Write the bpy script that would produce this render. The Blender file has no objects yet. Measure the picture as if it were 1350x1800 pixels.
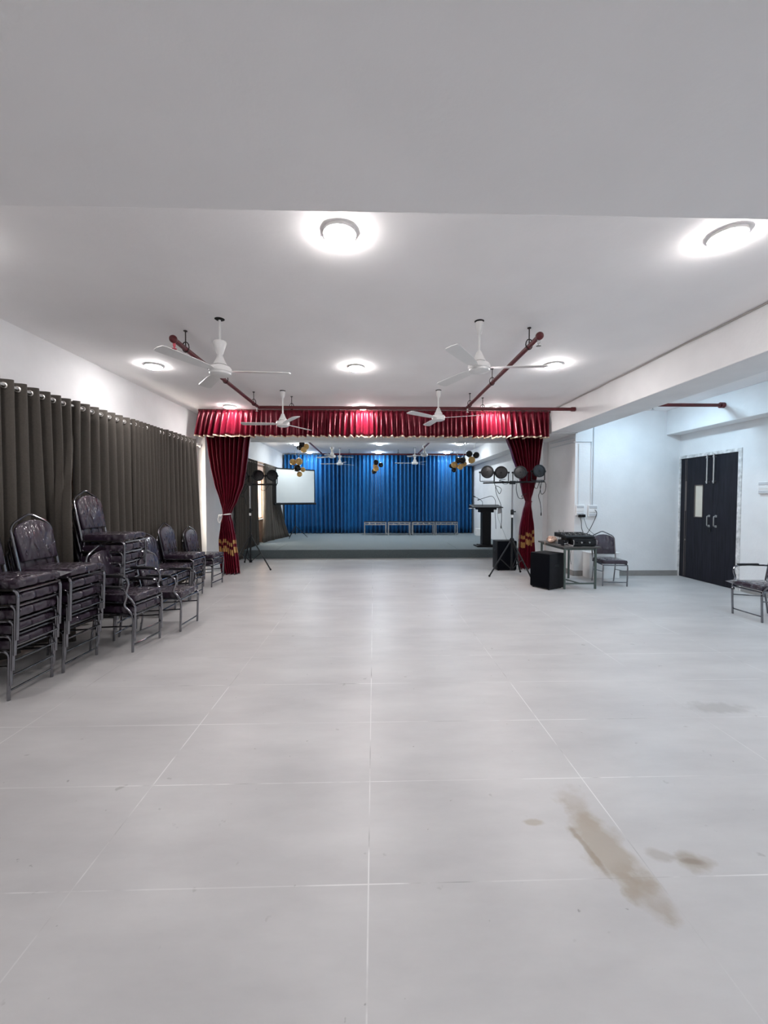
import bpy, bmesh, math, random
from mathutils import Vector, Matrix
random.seed(7)
R = math.radians
PI = math.pi
C = bpy.context.scene.collection
scene = bpy.context.scene

# ------------------------------------------------------------------ camera, world, exposure
cam_d = bpy.data.cameras.new('camera')
cam = bpy.data.objects.new('camera', cam_d)
C.objects.link(cam)
cam_d.sensor_fit = 'VERTICAL'
cam_d.sensor_height = 36.0
cam_d.lens = 36.0 * 705.0 / 1800.0
cam_d.clip_start = 0.05
cam.location = (0, 0, 1.58)
cam.rotation_euler = (PI / 2 - 0.03119555, 0, -0.02551395)
scene.camera = cam
world = bpy.data.worlds.new('daylight')
scene.world = world
world.use_nodes = True
bg = world.node_tree.nodes['Background']
bg.inputs['Color'].default_value = (1.0, 0.93, 0.80, 1)
bg.inputs['Strength'].default_value = 4.0
vs = scene.view_settings
vs.view_transform = 'Standard'
vs.look = 'None'
vs.gamma = 1.0
vs.use_curve_mapping = False
vs.exposure = 1.80
scene.cycles.use_denoising = True
scene.cycles.max_bounces = 10
scene.cycles.diffuse_bounces = 6
scene.cycles.sample_clamp_indirect = 6.0
LAMP = 67.0            # strength of the hall lamps
LAMP_STAGE = 78.0
LAMP_COOL = 88.0

# ------------------------------------------------------------------ materials
MATS = {}

def mat(name, color, rough=0.5, metal=0.0, noise=0.0, nscale=8.0, bump=0.0, bscale=40.0, coat=0.0, coat_rough=0.1,
        sheen=0.0, stretch=None, emit=None, emit_s=0.0, spec=None, alpha=None, bdist=0.02, bdetail=4, ridged=False):
    m = bpy.data.materials.new(name)
    m.use_nodes = True
    nt = m.node_tree
    b = nt.nodes['Principled BSDF']
    b.inputs['Base Color'].default_value = (*color, 1)
    b.inputs['Roughness'].default_value = rough
    b.inputs['Metallic'].default_value = metal
    if coat:
        b.inputs['Coat Weight'].default_value = coat
        b.inputs['Coat Roughness'].default_value = coat_rough
    if sheen:
        b.inputs['Sheen Weight'].default_value = sheen
    if spec is not None:
        b.inputs['Specular IOR Level'].default_value = spec
    if emit:
        b.inputs['Emission Color'].default_value = (*emit, 1)
        b.inputs['Emission Strength'].default_value = emit_s
    if alpha is not None:
        b.inputs['Alpha'].default_value = alpha
    tc = nt.nodes.new('ShaderNodeTexCoord')
    src = tc.outputs['Object']
    if stretch:
        mp = nt.nodes.new('ShaderNodeMapping')
        mp.inputs['Scale'].default_value = stretch
        nt.links.new(src, mp.inputs['Vector'])
        src = mp.outputs['Vector']
    if noise:
        n = nt.nodes.new('ShaderNodeTexNoise')
        n.inputs['Scale'].default_value = nscale
        n.inputs['Detail'].default_value = 5
        nt.links.new(src, n.inputs['Vector'])
        r = nt.nodes.new('ShaderNodeValToRGB')
        r.color_ramp.elements[0].position = 0.3
        r.color_ramp.elements[1].position = 0.7
        r.color_ramp.elements[0].color = (*[max(0, c * (1 - noise)) for c in color], 1)
        r.color_ramp.elements[1].color = (*[min(1, c * (1 + noise)) for c in color], 1)
        nt.links.new(n.outputs['Fac'], r.inputs['Fac'])
        nt.links.new(r.outputs['Color'], b.inputs['Base Color'])
    if bump:
        n2 = nt.nodes.new('ShaderNodeTexNoise')
        n2.inputs['Scale'].default_value = bscale
        n2.inputs['Detail'].default_value = bdetail
        if ridged:
            n2.noise_type = 'RIDGED_MULTIFRACTAL'
            n2.normalize = True
        nt.links.new(src, n2.inputs['Vector'])
        bp = nt.nodes.new('ShaderNodeBump')
        bp.inputs['Strength'].default_value = bump
        bp.inputs['Distance'].default_value = bdist
        nt.links.new(n2.outputs['Fac'], bp.inputs['Height'])
        nt.links.new(bp.outputs['Normal'], b.inputs['Coat Normal' if coat else 'Normal'])
    MATS[name] = m
    return m

WALL = mat('wall_paint', (0.77, 0.77, 0.775), 0.75, noise=0.03, nscale=3, bump=0.12, bscale=25)
CEIL = mat('ceiling_paint', (0.90, 0.88, 0.88), 0.8, noise=0.02, nscale=2, bump=0.08, bscale=18)
PEACH = mat('peach_niche', (0.85, 0.62, 0.52), 0.75, noise=0.04, nscale=5)  # peach tone shared by both window niches
PLASTER = mat('raw_plaster', (0.62, 0.61, 0.60), 0.9, noise=0.30, nscale=14, bump=0.6, bscale=30)
BASE = mat('skirting_tile', (0.27, 0.26, 0.25), 0.5, noise=0.08)
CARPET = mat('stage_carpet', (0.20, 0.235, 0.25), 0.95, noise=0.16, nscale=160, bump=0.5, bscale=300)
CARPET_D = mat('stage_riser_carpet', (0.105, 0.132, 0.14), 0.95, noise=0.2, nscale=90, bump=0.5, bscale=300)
GREYCURT = mat('charcoal_curtain', (0.072, 0.062, 0.052), 0.85, noise=0.10, nscale=60, sheen=0.04, bump=0.15, bscale=200)
BLUECURT = mat('blue_satin', (0.002, 0.12, 0.34), 0.42, noise=0.10, nscale=4, sheen=0.1, stretch=(3, 3, 0.4))
PLUM = mat('plum_vinyl_in_film', (0.015, 0.0045, 0.0175), 0.55, noise=0.25, nscale=12, coat=1.0, coat_rough=0.08, bump=1.0, bscale=12, stretch=(1.3, 1.3, 0.7), bdist=0.05, bdetail=4, ridged=True)
CHROME = mat('chrome_tube', (0.23, 0.23, 0.25), 0.14, metal=1.0, noise=0.08, nscale=20)
STEEL = mat('brushed_steel', (0.5, 0.5, 0.5), 0.35, metal=1.0)
FILM = mat('clear_film', (0.5, 0.48, 0.5), 0.1, noise=0.2, nscale=30, bump=0.8, bscale=30, alpha=0.45)
BLACKP = mat('black_plastic', (0.006, 0.006, 0.008), 0.5, spec=0.25, noise=0.1, nscale=30)
BLACKG = mat('black_speaker_cloth', (0.003, 0.0035, 0.006), 0.9, bump=0.4, bscale=400, spec=0.08)
BLACKM = mat('black_metal', (0.008, 0.009, 0.011), 0.45, spec=0.3)
SILVERPOLE = mat('grey_pole', (0.32, 0.32, 0.34), 0.35, metal=0.8)
WHITEP = mat('white_enamel', (0.78, 0.77, 0.76), 0.3, noise=0.02)
WHITEPL = mat('white_plastic', (0.80, 0.80, 0.80), 0.4)
REDPIPE = mat('maroon_pipe_paint', (0.105, 0.010, 0.014), 0.4, noise=0.15, nscale=12)
RUST = mat('dark_hanger_steel', (0.05, 0.04, 0.04), 0.5, metal=0.6)
DARKHOLE = mat('dark_junction_box', (0.006, 0.006, 0.006), 0.8)
GOLDB = mat('gold_balloon', (0.80, 0.50, 0.17), 0.3, metal=0.1, noise=0.06)
BLACKB = mat('black_balloon', (0.008, 0.008, 0.008), 0.22)
RIBBON = mat('white_ribbon', (0.8, 0.8, 0.78), 0.5)
DOORWOOD = mat('dark_laminate', (0.008, 0.008, 0.014), 0.5, spec=0.25, noise=0.5, nscale=5, stretch=(6, 6, 0.5))
DOORSTRIP = mat('bronze_inlay', (0.10, 0.082, 0.075), 0.35)
FROST = mat('frosted_glass', (0.62, 0.58, 0.50), 0.3, noise=0.03)
SCREENW = mat('screen_white', (0.74, 0.78, 0.78), 0.8, noise=0.02, nscale=2)
TABLETOP = mat('dark_table_laminate', (0.07, 0.065, 0.06), 0.4, noise=0.2)
TABLELEG = mat('green_grey_enamel', (0.075, 0.10, 0.09), 0.4, noise=0.1)
CLOTH = mat('peach_bundle', (0.62, 0.42, 0.33), 0.8, noise=0.3, nscale=16, bump=0.8, bscale=25)
CREAMTRIM = mat('cream_fringe', (0.72, 0.58, 0.44), 0.7, noise=0.15, nscale=30)
PAPER = mat('paper', (0.55, 0.56, 0.58), 0.8)
SENSOR = mat('pink_glass_bulb', (0.8, 0.15, 0.2), 0.2)
TINTPAD = mat('black_arm_pad', (0.012, 0.012, 0.014), 0.35)


def emit_mat(name, col, s):
    m = bpy.data.materials.new(name)
    m.use_nodes = True
    nt = m.node_tree
    nt.nodes.clear()
    e = nt.nodes.new('ShaderNodeEmission')
    e.inputs['Color'].default_value = (*col, 1)
    e.inputs['Strength'].default_value = s
    o = nt.nodes.new('ShaderNodeOutputMaterial')
    nt.links.new(e.outputs[0], o.inputs['Surface'])
    return m


LAMPM = emit_mat('lamp_glow', (1.0, 0.955, 0.945), LAMP)
LAMPL = emit_mat('left_lamp_glow', (1.0, 0.955, 0.945), LAMP * 0.70)
LAMPS = emit_mat('stage_lamp_glow', (0.86, 0.95, 1.0), LAMP_STAGE)
LAMPC = emit_mat('cool_lamp_glow', (0.58, 0.82, 1.0), LAMP_COOL)


def glass_mat():
    m = bpy.data.materials.new('window_glass')
    m.use_nodes = True
    nt = m.node_tree
    nt.nodes.clear()
    t = nt.nodes.new('ShaderNodeBsdfTransparent')
    g = nt.nodes.new('ShaderNodeBsdfGlossy')
    g.inputs['Roughness'].default_value = 0.05
    mx = nt.nodes.new('ShaderNodeMixShader')
    mx.inputs[0].default_value = 0.06
    o = nt.nodes.new('ShaderNodeOutputMaterial')
    nt.links.new(t.outputs[0], mx.inputs[1])
    nt.links.new(g.outputs[0], mx.inputs[2])
    nt.links.new(mx.outputs[0], o.inputs['Surface'])
    return m


GLASS = glass_mat()


def N(nt, typ, **kw):
    n = nt.nodes.new(typ)
    for k, v in kw.items():
        setattr(n, k, v)
    return n


def math_node(nt, op, a, b=None, c=None):
    n = nt.nodes.new('ShaderNodeMath')
    n.operation = op
    for i, v in enumerate((a, b, c)):
        if v is None:
            continue
        if isinstance(v, (int, float)):
            n.inputs[i].default_value = v
        else:
            nt.links.new(v, n.inputs[i])
    return n.outputs[0]


def mixcol(nt, fac, a, b):
    n = nt.nodes.new('ShaderNodeMix')
    n.data_type = 'RGBA'
    for sock, v in ((n.inputs[0], fac), (n.inputs[6], a), (n.inputs[7], b)):
        if isinstance(v, tuple):
            sock.default_value = (*v, 1)
        elif isinstance(v, (int, float)):
            sock.default_value = v
        else:
            nt.links.new(v, sock)
    return n.outputs[2]


def floor_mat():
    m = bpy.data.materials.new('floor_tile')
    m.use_nodes = True
    nt = m.node_tree
    b = nt.nodes['Principled BSDF']
    tc = N(nt, 'ShaderNodeTexCoord')
    sep = N(nt, 'ShaderNodeSeparateXYZ')
    nt.links.new(tc.outputs['Object'], sep.inputs[0])
    X, Y = sep.outputs[0], sep.outputs[1]
    # distances to the joints (1.2 x 0.6 m tiles)
    fx = math_node(nt, 'PINGPONG', math_node(nt, 'ADD', X, 12.023), 0.6)
    fy = math_node(nt, 'PINGPONG', math_node(nt, 'ADD', Y, 6.0 - 1.6 + 0.0), 0.3)
    jx = math_node(nt, 'LESS_THAN', fx, 0.0028)
    jy = math_node(nt, 'LESS_THAN', fy, 0.0026)
    joint = math_node(nt, 'MAXIMUM', jx, jy)
    # worn, patchy joints: white grout here, dark dirt there
    nj = N(nt, 'ShaderNodeTexNoise')
    nj.inputs['Scale'].default_value = 2.3
    nj.inputs['Detail'].default_value = 5
    nt.links.new(tc.outputs['Object'], nj.inputs['Vector'])
    rj = N(nt, 'ShaderNodeValToRGB')
    rj.color_ramp.elements[0].position = 0.36
    rj.color_ramp.elements[0].color = (0.16, 0.155, 0.15, 1)
    rj.color_ramp.elements[1].position = 0.50
    rj.color_ramp.elements[1].color = (0.72, 0.71, 0.70, 1)
    nt.links.new(nj.outputs['Fac'], rj.inputs['Fac'])
    nj2 = N(nt, 'ShaderNodeTexNoise')
    nj2.inputs['Scale'].default_value = 1.1
    nt.links.new(tc.outputs['Object'], nj2.inputs['Vector'])
    jf = N(nt, 'ShaderNodeMapRange')
    jf.inputs['From Min'].default_value = 0.38
    jf.inputs['From Max'].default_value = 0.58
    jf.inputs['To Min'].default_value = 0.15
    jf.inputs['To Max'].default_value = 0.85
    nt.links.new(nj2.outputs['Fac'], jf.inputs['Value'])
    # cloudy cement look
    mp = N(nt, 'ShaderNodeMapping')
    mp.inputs['Scale'].default_value = (0.55, 1.6, 1)
    nt.links.new(tc.outputs['Object'], mp.inputs['Vector'])
    n1 = N(nt, 'ShaderNodeTexNoise')
    n1.inputs['Scale'].default_value = 1.6
    n1.inputs['Detail'].default_value = 7
    n1.inputs['Roughness'].default_value = 0.62
    nt.links.new(mp.outputs['Vector'], n1.inputs['Vector'])
    r1 = N(nt, 'ShaderNodeValToRGB')
    r1.color_ramp.elements[0].position = 0.30
    r1.color_ramp.elements[0].color = (0.43, 0.42, 0.42, 1)
    r1.color_ramp.elements[1].position = 0.70
    r1.color_ramp.elements[1].color = (0.545, 0.535, 0.53, 1)
    nt.links.new(n1.outputs['Fac'], r1.inputs['Fac'])
    col = r1.outputs['Color']
    # small dark scuffs
    n3 = N(nt, 'ShaderNodeTexNoise')
    n3.inputs['Scale'].default_value = 9.0
    n3.inputs['Detail'].default_value = 3
    nt.links.new(tc.outputs['Object'], n3.inputs['Vector'])
    s3 = N(nt, 'ShaderNodeMapRange')
    s3.inputs['From Min'].default_value = 0.705
    s3.inputs['From Max'].default_value = 0.75
    s3.inputs['To Max'].default_value = 0.45
    nt.links.new(n3.outputs['Fac'], s3.inputs['Value'])
    col = mixcol(nt, s3.outputs[0], col, (0.22, 0.21, 0.20))
    n4 = N(nt, 'ShaderNodeTexNoise')
    n4.inputs['Scale'].default_value = 26.0
    n4.inputs['Detail'].default_value = 2
    nt.links.new(tc.outputs['Object'], n4.inputs['Vector'])
    s4 = N(nt, 'ShaderNodeMapRange')
    s4.inputs['From Min'].default_value = 0.745
    s4.inputs['From Max'].default_value = 0.79
    s4.inputs['To Max'].default_value = 0.6
    nt.links.new(n4.outputs['Fac'], s4.inputs['Value'])
    col = mixcol(nt, s4.outputs[0], col, (0.17, 0.16, 0.15))
    col = mixcol(nt, math_node(nt, 'MULTIPLY', joint, jf.outputs[0]), col, rj.outputs['Color'])

    # brown dried spills, each a soft ellipse with a ragged outline
    nr = N(nt, 'ShaderNodeTexNoise')
    nr.inputs['Scale'].default_value = 11.0
    nr.inputs['Detail'].default_value = 6
    nt.links.new(tc.outputs['Object'], nr.inputs['Vector'])

    def spill(cx, cy, lx, ly, ang, strength, colr):
        nonlocal col
        ca, sa = math.cos(ang), math.sin(ang)
        dx = math_node(nt, 'SUBTRACT', X, cx)
        dy = math_node(nt, 'SUBTRACT', Y, cy)
        px = math_node(nt, 'ADD', math_node(nt, 'MULTIPLY', dx, ca / lx), math_node(nt, 'MULTIPLY', dy, sa / lx))
        py = math_node(nt, 'ADD', math_node(nt, 'MULTIPLY', dx, -sa / ly), math_node(nt, 'MULTIPLY', dy, ca / ly))
        d = math_node(nt, 'SQRT', math_node(nt, 'ADD', math_node(nt, 'MULTIPLY', px, px), math_node(nt, 'MULTIPLY', py, py)))
        d = math_node(nt, 'ADD', d, math_node(nt, 'MULTIPLY', math_node(nt, 'SUBTRACT', nr.outputs['Fac'], 0.5), 1.7))
        mr = N(nt, 'ShaderNodeMapRange')
        mr.inputs['From Min'].default_value = 1.15
        mr.inputs['From Max'].default_value = 0.55
        mr.inputs['To Max'].default_value = strength
        nt.links.new(d, mr.inputs['Value'])
        col = mixcol(nt, mr.outputs[0], col, colr)
    for s in SPILLS:
        spill(*s)
    nt.links.new(col, b.inputs['Base Color'])
    b.inputs['Roughness'].default_value = 0.36
    b.inputs['Specular IOR Level'].default_value = 0.5
    return m


SPILLS = [  # x, y, half length, half width, angle, strength, colour
    (1.045, 1.745, 0.26, 0.105, R(95), 0.62, (0.30, 0.235, 0.155)),
    (1.045, 2.00, 0.14, 0.075, R(92), 0.35, (0.30, 0.24, 0.17)),
    (1.085, 1.535, 0.12, 0.085, R(105), 0.45, (0.28, 0.22, 0.15)),
    (0.968, 1.72, 0.17, 0.016, R(99), 0.5, (0.22, 0.16, 0.09)),
    (0.790, 1.895, 0.062, 0.020, R(-4), 0.55, (0.30, 0.235, 0.155)),
    (1.385, 1.668, 0.085, 0.050, R(-5), 0.55, (0.25, 0.19, 0.12)),
    (1.385, 1.668, 0.050, 0.018, R(-5), 0.45, (0.16, 0.11, 0.06)),
    (1.280, 1.70, 0.06, 0.035, R(-15), 0.4, (0.26, 0.21, 0.16)),
    (2.60, 2.93, 0.24, 0.085, R(-4), 0.40, (0.24, 0.225, 0.21)),
]


def satin_red(name, bands):
    m = bpy.data.materials.new(name)
    m.use_nodes = True
    nt = m.node_tree
    b = nt.nodes['Principled BSDF']
    b.inputs['Roughness'].default_value = 0.30
    b.inputs['Specular IOR Level'].default_value = 0.75
    b.inputs['Sheen Weight'].default_value = 0.05
    b.inputs['Sheen Tint'].default_value = (1, 0.2, 0.3, 1)
    b.inputs['Specular Tint'].default_value = (1.0, 0.45, 0.5, 1)
    b.inputs['Anisotropic'].default_value = 0.4
    col = (0.20, 0.006, 0.022)
    n = N(nt, 'ShaderNodeTexNoise')
    n.inputs['Scale'].default_value = 6
    tc = N(nt, 'ShaderNodeTexCoord')
    nt.links.new(tc.outputs['Object'], n.inputs['Vector'])
    c = mixcol(nt, n.outputs['Fac'], (0.095, 0.003, 0.012), (0.16, 0.005, 0.019))
    if bands:
        uv = N(nt, 'ShaderNodeUVMap')
        sep = N(nt, 'ShaderNodeSeparateXYZ')
        nt.links.new(uv.outputs[0], sep.inputs[0])
        u, v = sep.outputs[0], sep.outputs[1]
        # woven gold border: two bands that step up and down from pleat to pleat
        st = math_node(nt, 'MULTIPLY', math_node(nt, 'SINE', math_node(nt, 'MULTIPLY', math_node(nt, 'FLOOR', math_node(nt, 'MULTIPLY', u, 6)), 2.1)), 0.012)
        vv = math_node(nt, 'ADD', math_node(nt, 'ADD', v, st), math_node(nt, 'MULTIPLY', u, bands))
        mask = None
        for lo, hi in ((0.156, 0.198), (0.220, 0.246)):
            a = math_node(nt, 'MULTIPLY', math_node(nt, 'GREATER_THAN', vv, lo), math_node(nt, 'LESS_THAN', vv, hi))
            mask = a if mask is None else math_node(nt, 'MAXIMUM', mask, a)
        gap = math_node(nt, 'GREATER_THAN', math_node(nt, 'FRACT', math_node(nt, 'MULTIPLY', u, 6)), 0.22)
        mask = math_node(nt, 'MULTIPLY', mask, gap)
        c = mixcol(nt, mask, c, (0.55, 0.34, 0.13))
    nt.links.new(c, b.inputs['Base Color'])
    return m


RED = satin_red('maroon_satin', 0)
REDL = satin_red('maroon_satin_with_gold_border', 0.02)
REDR = satin_red('maroon_satin_with_gold_border_b', -0.03)


def led_mat():
    m = bpy.data.materials.new('led_lens')
    m.use_nodes = True
    nt = m.node_tree
    b = nt.nodes['Principled BSDF']
    tc = N(nt, 'ShaderNodeTexCoord')
    v = N(nt, 'ShaderNodeTexVoronoi')
    v.inputs['Scale'].default_value = 42
    v.inputs['Randomness'].default_value = 0.15
    nt.links.new(tc.outputs['Object'], v.inputs['Vector'])
    f = math_node(nt, 'LESS_THAN', v.outputs['Distance'], 0.36)
    nt.links.new(mixcol(nt, f, (0.006, 0.006, 0.008), (0.12, 0.12, 0.13)), b.inputs['Base Color'])
    b.inputs['Roughness'].default_value = 0.3
    return m


LED = led_mat()


# ------------------------------------------------------------------ mesh helpers
class MB:
    def __init__(s):
        s.bm = bmesh.new()
        s.uv = s.bm.loops.layers.uv.new('UVMap')

    def _merge(s, t):
        me = bpy.data.meshes.new('t')
        t.to_mesh(me)
        t.free()
        s.bm.from_mesh(me)
        bpy.data.meshes.remove(me)

    def box(s, x0, x1, y0, y1, z0, z1, bev=0.0, seg=2, M=None):
        t = bmesh.new()
        bmesh.ops.create_cube(t, size=1.0)
        for v in t.verts:
            v.co = Vector(((x0 + x1) / 2 + v.co.x * (x1 - x0), (y0 + y1) / 2 + v.co.y * (y1 - y0), (z0 + z1) / 2 + v.co.z * (z1 - z0)))
        if bev:
            bmesh.ops.bevel(t, geom=t.edges[:], offset=bev, segments=seg, affect='EDGES', profile=0.5)
        if M is not None:
            bmesh.ops.transform(t, matrix=M, verts=t.verts)
        bmesh.ops.recalc_face_normals(t, faces=t.faces[:])
        s._merge(t)
        return s

    def tube(s, pts, r, seg=8, closed=False, flat=None):
        pts = [Vector(p) for p in pts]
        n = len(pts)
        rings = []
        prev = None
        for i, p in enumerate(pts):
            if closed:
                d = pts[(i + 1) % n] - pts[i - 1]
            else:
                d = pts[min(i + 1, n - 1)] - pts[max(i - 1, 0)]
            d.normalize()
            if prev is None:
                a = Vector((0, 0, 1)) if abs(d.z) < 0.9 else Vector((1, 0, 0))
                nx = d.cross(a).normalized()
            else:
                nx = (prev - d * prev.dot(d))
                nx = nx.normalized() if nx.length > 1e-6 else d.orthogonal().normalized()
            prev = nx
            ny = d.cross(nx)
            rr = r[i] if isinstance(r, (list, tuple)) else r
            rings.append([s.bm.verts.new(p + nx * rr * math.cos(2 * PI * k / seg) + ny * rr * (flat or 1) * math.sin(2 * PI * k / seg)) for k in range(seg)])
        m = n if closed else n - 1
        for i in range(m):
            a, b = rings[i], rings[(i + 1) % n]
            for k in range(seg):
                s.bm.faces.new((a[k], a[(k + 1) % seg], b[(k + 1) % seg], b[k]))
        if not closed:
            s.bm.faces.new(list(reversed(rings[0])))
            s.bm.faces.new(rings[-1])
        return s

    def lathe(s, prof, seg=24, c=(0, 0, 0), M=None):
        t = bmesh.new()
        rings = []
        for r, z in prof:
            if r <= 1e-6:
                rings.append([t.verts.new((0, 0, z))])
            else:
                rings.append([t.verts.new((r * math.cos(2 * PI * k / seg), r * math.sin(2 * PI * k / seg), z)) for k in range(seg)])
        for a, b in zip(rings[:-1], rings[1:]):
            for k in range(seg):
                k2 = (k + 1) % seg
                if len(a) == 1 and len(b) == 1:
                    continue
                if len(a) == 1:
                    t.faces.new((a[0], b[k2], b[k]))
                elif len(b) == 1:
                    t.faces.new((a[k], a[k2], b[0]))
                else:
                    t.faces.new((a[k], a[k2], b[k2], b[k]))
        if len(rings[0]) > 1:
            t.faces.new(rings[0])
        if len(rings[-1]) > 1:
            t.faces.new(list(reversed(rings[-1])))
        bmesh.ops.recalc_face_normals(t, faces=t.faces[:])
        if M is not None:
            bmesh.ops.transform(t, matrix=M, verts=t.verts)
        bmesh.ops.translate(t, vec=Vector(c), verts=t.verts)
        s._merge(t)
        return s

    def ball(s, c, r, sc=(1, 1, 1), seg=18):
        t = bmesh.new()
        bmesh.ops.create_uvsphere(t, u_segments=seg, v_segments=seg * 2 // 3, radius=r)
        for v in t.verts:
            v.co = Vector((v.co.x * sc[0] + c[0], v.co.y * sc[1] + c[1], v.co.z * sc[2] + c[2]))
        s._merge(t)
        return s

    def prism(s, poly, depth, M=None, bev=0.0, seg=2):
        """poly in (a,b) plane -> local y,z ; depth along x, centred"""
        t = bmesh.new()
        f = t.faces.new([t.verts.new((-depth / 2, a, b)) for a, b in poly])
        ex = bmesh.ops.extrude_face_region(t, geom=[f])
        bmesh.ops.translate(t, vec=(depth, 0, 0), verts=[v for v in ex['geom'] if isinstance(v, bmesh.types.BMVert)])
        bmesh.ops.recalc_face_normals(t, faces=t.faces[:])
        if bev:
            ed = [e for e in t.edges if len(e.link_faces) == 2 and abs(e.verts[0].co.x - e.verts[1].co.x) < 1e-6]
            bmesh.ops.bevel(t, geom=ed, offset=bev, segments=seg, affect='EDGES', profile=0.5)
        if M is not None:
            bmesh.ops.transform(t, matrix=M, verts=t.verts)
        s._merge(t)
        return s

    def grid(s, fn, nu, nv):
        vs_ = [[s.bm.verts.new(fn(i / nu, j / nv)) for i in range(nu + 1)] for j in range(nv + 1)]
        for j in range(nv):
            for i in range(nu):
                f = s.bm.faces.new((vs_[j][i], vs_[j][i + 1], vs_[j + 1][i + 1], vs_[j + 1][i]))
                for l, (a, b) in zip(f.loops, ((i, j), (i + 1, j), (i + 1, j + 1), (i, j + 1))):
                    l[s.uv].uv = (a / nu, b / nv)
        return s

    def build(s, name, m, parent=None, loc=None, rot=None, smooth=True, ang=40):
        me = bpy.data.meshes.new(name)
        s.bm.to_mesh(me)
        s.bm.free()
        me.materials.append(m)
        if smooth:
            me.polygons.foreach_set('use_smooth', [True] * len(me.polygons))
            me.set_sharp_from_angle(angle=R(ang))
        o = bpy.data.objects.new(name, me)
        C.objects.link(o)
        if parent:
            o.parent = parent
        if loc:
            o.location = loc
        if rot:
            o.rotation_euler = rot
        return o


def tag(o, label, cat, group=None, kind=None):
    o['label'] = label
    o['category'] = cat
    if group:
        o['group'] = group
    if kind:
        o['kind'] = kind
    return o


def empty(name, loc=(0, 0, 0), rz=0.0):
    o = bpy.data.objects.new(name, None)
    o.empty_display_size = 0.1
    C.objects.link(o)
    o.location = loc
    o.rotation_euler = (0, 0, rz)
    return o


def thing(name, label, cat, loc=(0, 0, 0), rz=0.0, group=None):
    return tag(empty(name, loc, rz), label, cat, group)


def struct(mb, name, m, label, cat, parent=None):
    o = mb.build(name, m, parent, smooth=False)
    if not parent:
        tag(o, label, cat, kind='structure')
    return o


def copy_tree(o, parent=None):
    c = o.copy()
    C.objects.link(c)
    if parent:
        c.parent = parent
    for ch in list(o.children):
        copy_tree(ch, c)
    return c


def fillet(pts, r, n=5):
    pts = [Vector(p) for p in pts]
    out = [pts[0]]
    for i in range(1, len(pts) - 1):
        p, a, b = pts[i], pts[i - 1], pts[i + 1]
        da, db = (a - p), (b - p)
        rr = min(r, da.length * 0.49, db.length * 0.49)
        p0, p1 = p + da.normalized() * rr, p + db.normalized() * rr
        for k in range(n + 1):
            t = k / n
            out.append(p0 * (1 - t) ** 2 + p * 2 * t * (1 - t) + p1 * t * t)
    out.append(pts[-1])
    return out


def curve_pts(pts, n=6):
    """Catmull-Rom through the points"""
    P = [Vector(p) for p in pts]
    P = [P[0] * 2 - P[1]] + P + [P[-1] * 2 - P[-2]]
    out = []
    for i in range(1, len(P) - 2):
        a, b, c, d = P[i - 1:i + 3]
        for k in range(n):
            t = k / n
            out.append(0.5 * ((2 * b) + (c - a) * t + (2 * a - 5 * b + 4 * c - d) * t * t + (3 * b - a - 3 * c + d) * t ** 3))
    out.append(P[-2])
    return out


def lerp_keys(keys, z):
    keys = sorted(keys)
    if z <= keys[0][0]:
        return keys[0][1:]
    for a, b in zip(keys[:-1], keys[1:]):
        if z <= b[0]:
            t = (z - a[0]) / (b[0] - a[0])
            t = t * t * (3 - 2 * t) * 0.4 + t * 0.6
            return tuple(p + (q - p) * t for p, q in zip(a[1:], b[1:]))
    return keys[-1][1:]


def H1(i, s=0):
    x = math.sin(i * 12.9898 + s * 78.233) * 43758.5453
    return x - math.floor(x)


# ------------------------------------------------------------------ the setting
XL, XR, XA = -3.75, 6.32, 4.13     # left wall, right wall, face of the wall beside the alcove
YN, YS, YB = -4.0, 10.78, 16.35    # rear wall, stage front, stage back wall
ZC, ZS = 3.40, 0.231               # ceiling, stage floor
YA = 8.15                          # alcove end wall
XSL, XSR = -3.60, 4.02             # stage side walls

fl = MB().box(XL - 0.3, XR + 0.2, YN, YB, -0.2, 0)
struct(fl, 'floor', floor_mat(), 'pale grey cement-look floor of large rectangular tiles', 'floor')
struct(MB().box(XL - 0.3, XR + 0.2, YN, YB + 0.2, ZC, ZC + 0.2), 'ceiling', CEIL, 'flat off-white painted ceiling over hall and stage', 'ceiling')
# left wall with window niche behind the curtains, then the projecting column
wl = MB()
wl.box(XL - 0.3, XL, YN, 2.4, 0, ZC)
wl.box(XL - 0.3, XL, 2.4, 8.52, 2.62, ZC)
wl.box(XL - 0.3, XL, 8.52, 9.95, 0, ZC)
struct(wl, 'wall_left', WALL, 'white wall above the long charcoal curtains', 'wall')
np_ = MB()
np_.box(XL - 0.3, XL - 0.14, 2.4, 8.52, 0, 0.9)
np_.box(XL - 0.3, XL - 0.14, 2.4, 6.7, 0.9, 2.62)
struct(np_, 'wall_niche', PEACH, 'peach window niche behind charcoal curtain', 'wall')
struct(MB().box(XL, -3.585, 8.67, 9.95, 0, ZC, 0.006), 'wall_column', WALL, 'white column between charcoal curtains and maroon stage curtain', 'column')
w2 = tag(empty('window_2', (XL - 0.2, 7.6, 0.9)), 'bright window at the far end behind the hall curtains', 'window', kind='structure')
f = MB()
for y in (-0.9, -0.02, 0.86):
    f.box(-0.03, 0.03, y, y + 0.05, 0, 1.72)
f.box(-0.03, 0.03, -0.9, 0.9, 0, 0.05)
f.box(-0.03, 0.03, -0.9, 0.9, 1.67, 1.72)
f.build('window_frame', WHITEP, w2, smooth=False)
MB().box(-0.004, 0.004, -0.86, 0.87, 0.04, 1.68).build('pane', GLASS, w2, smooth=False)
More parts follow.
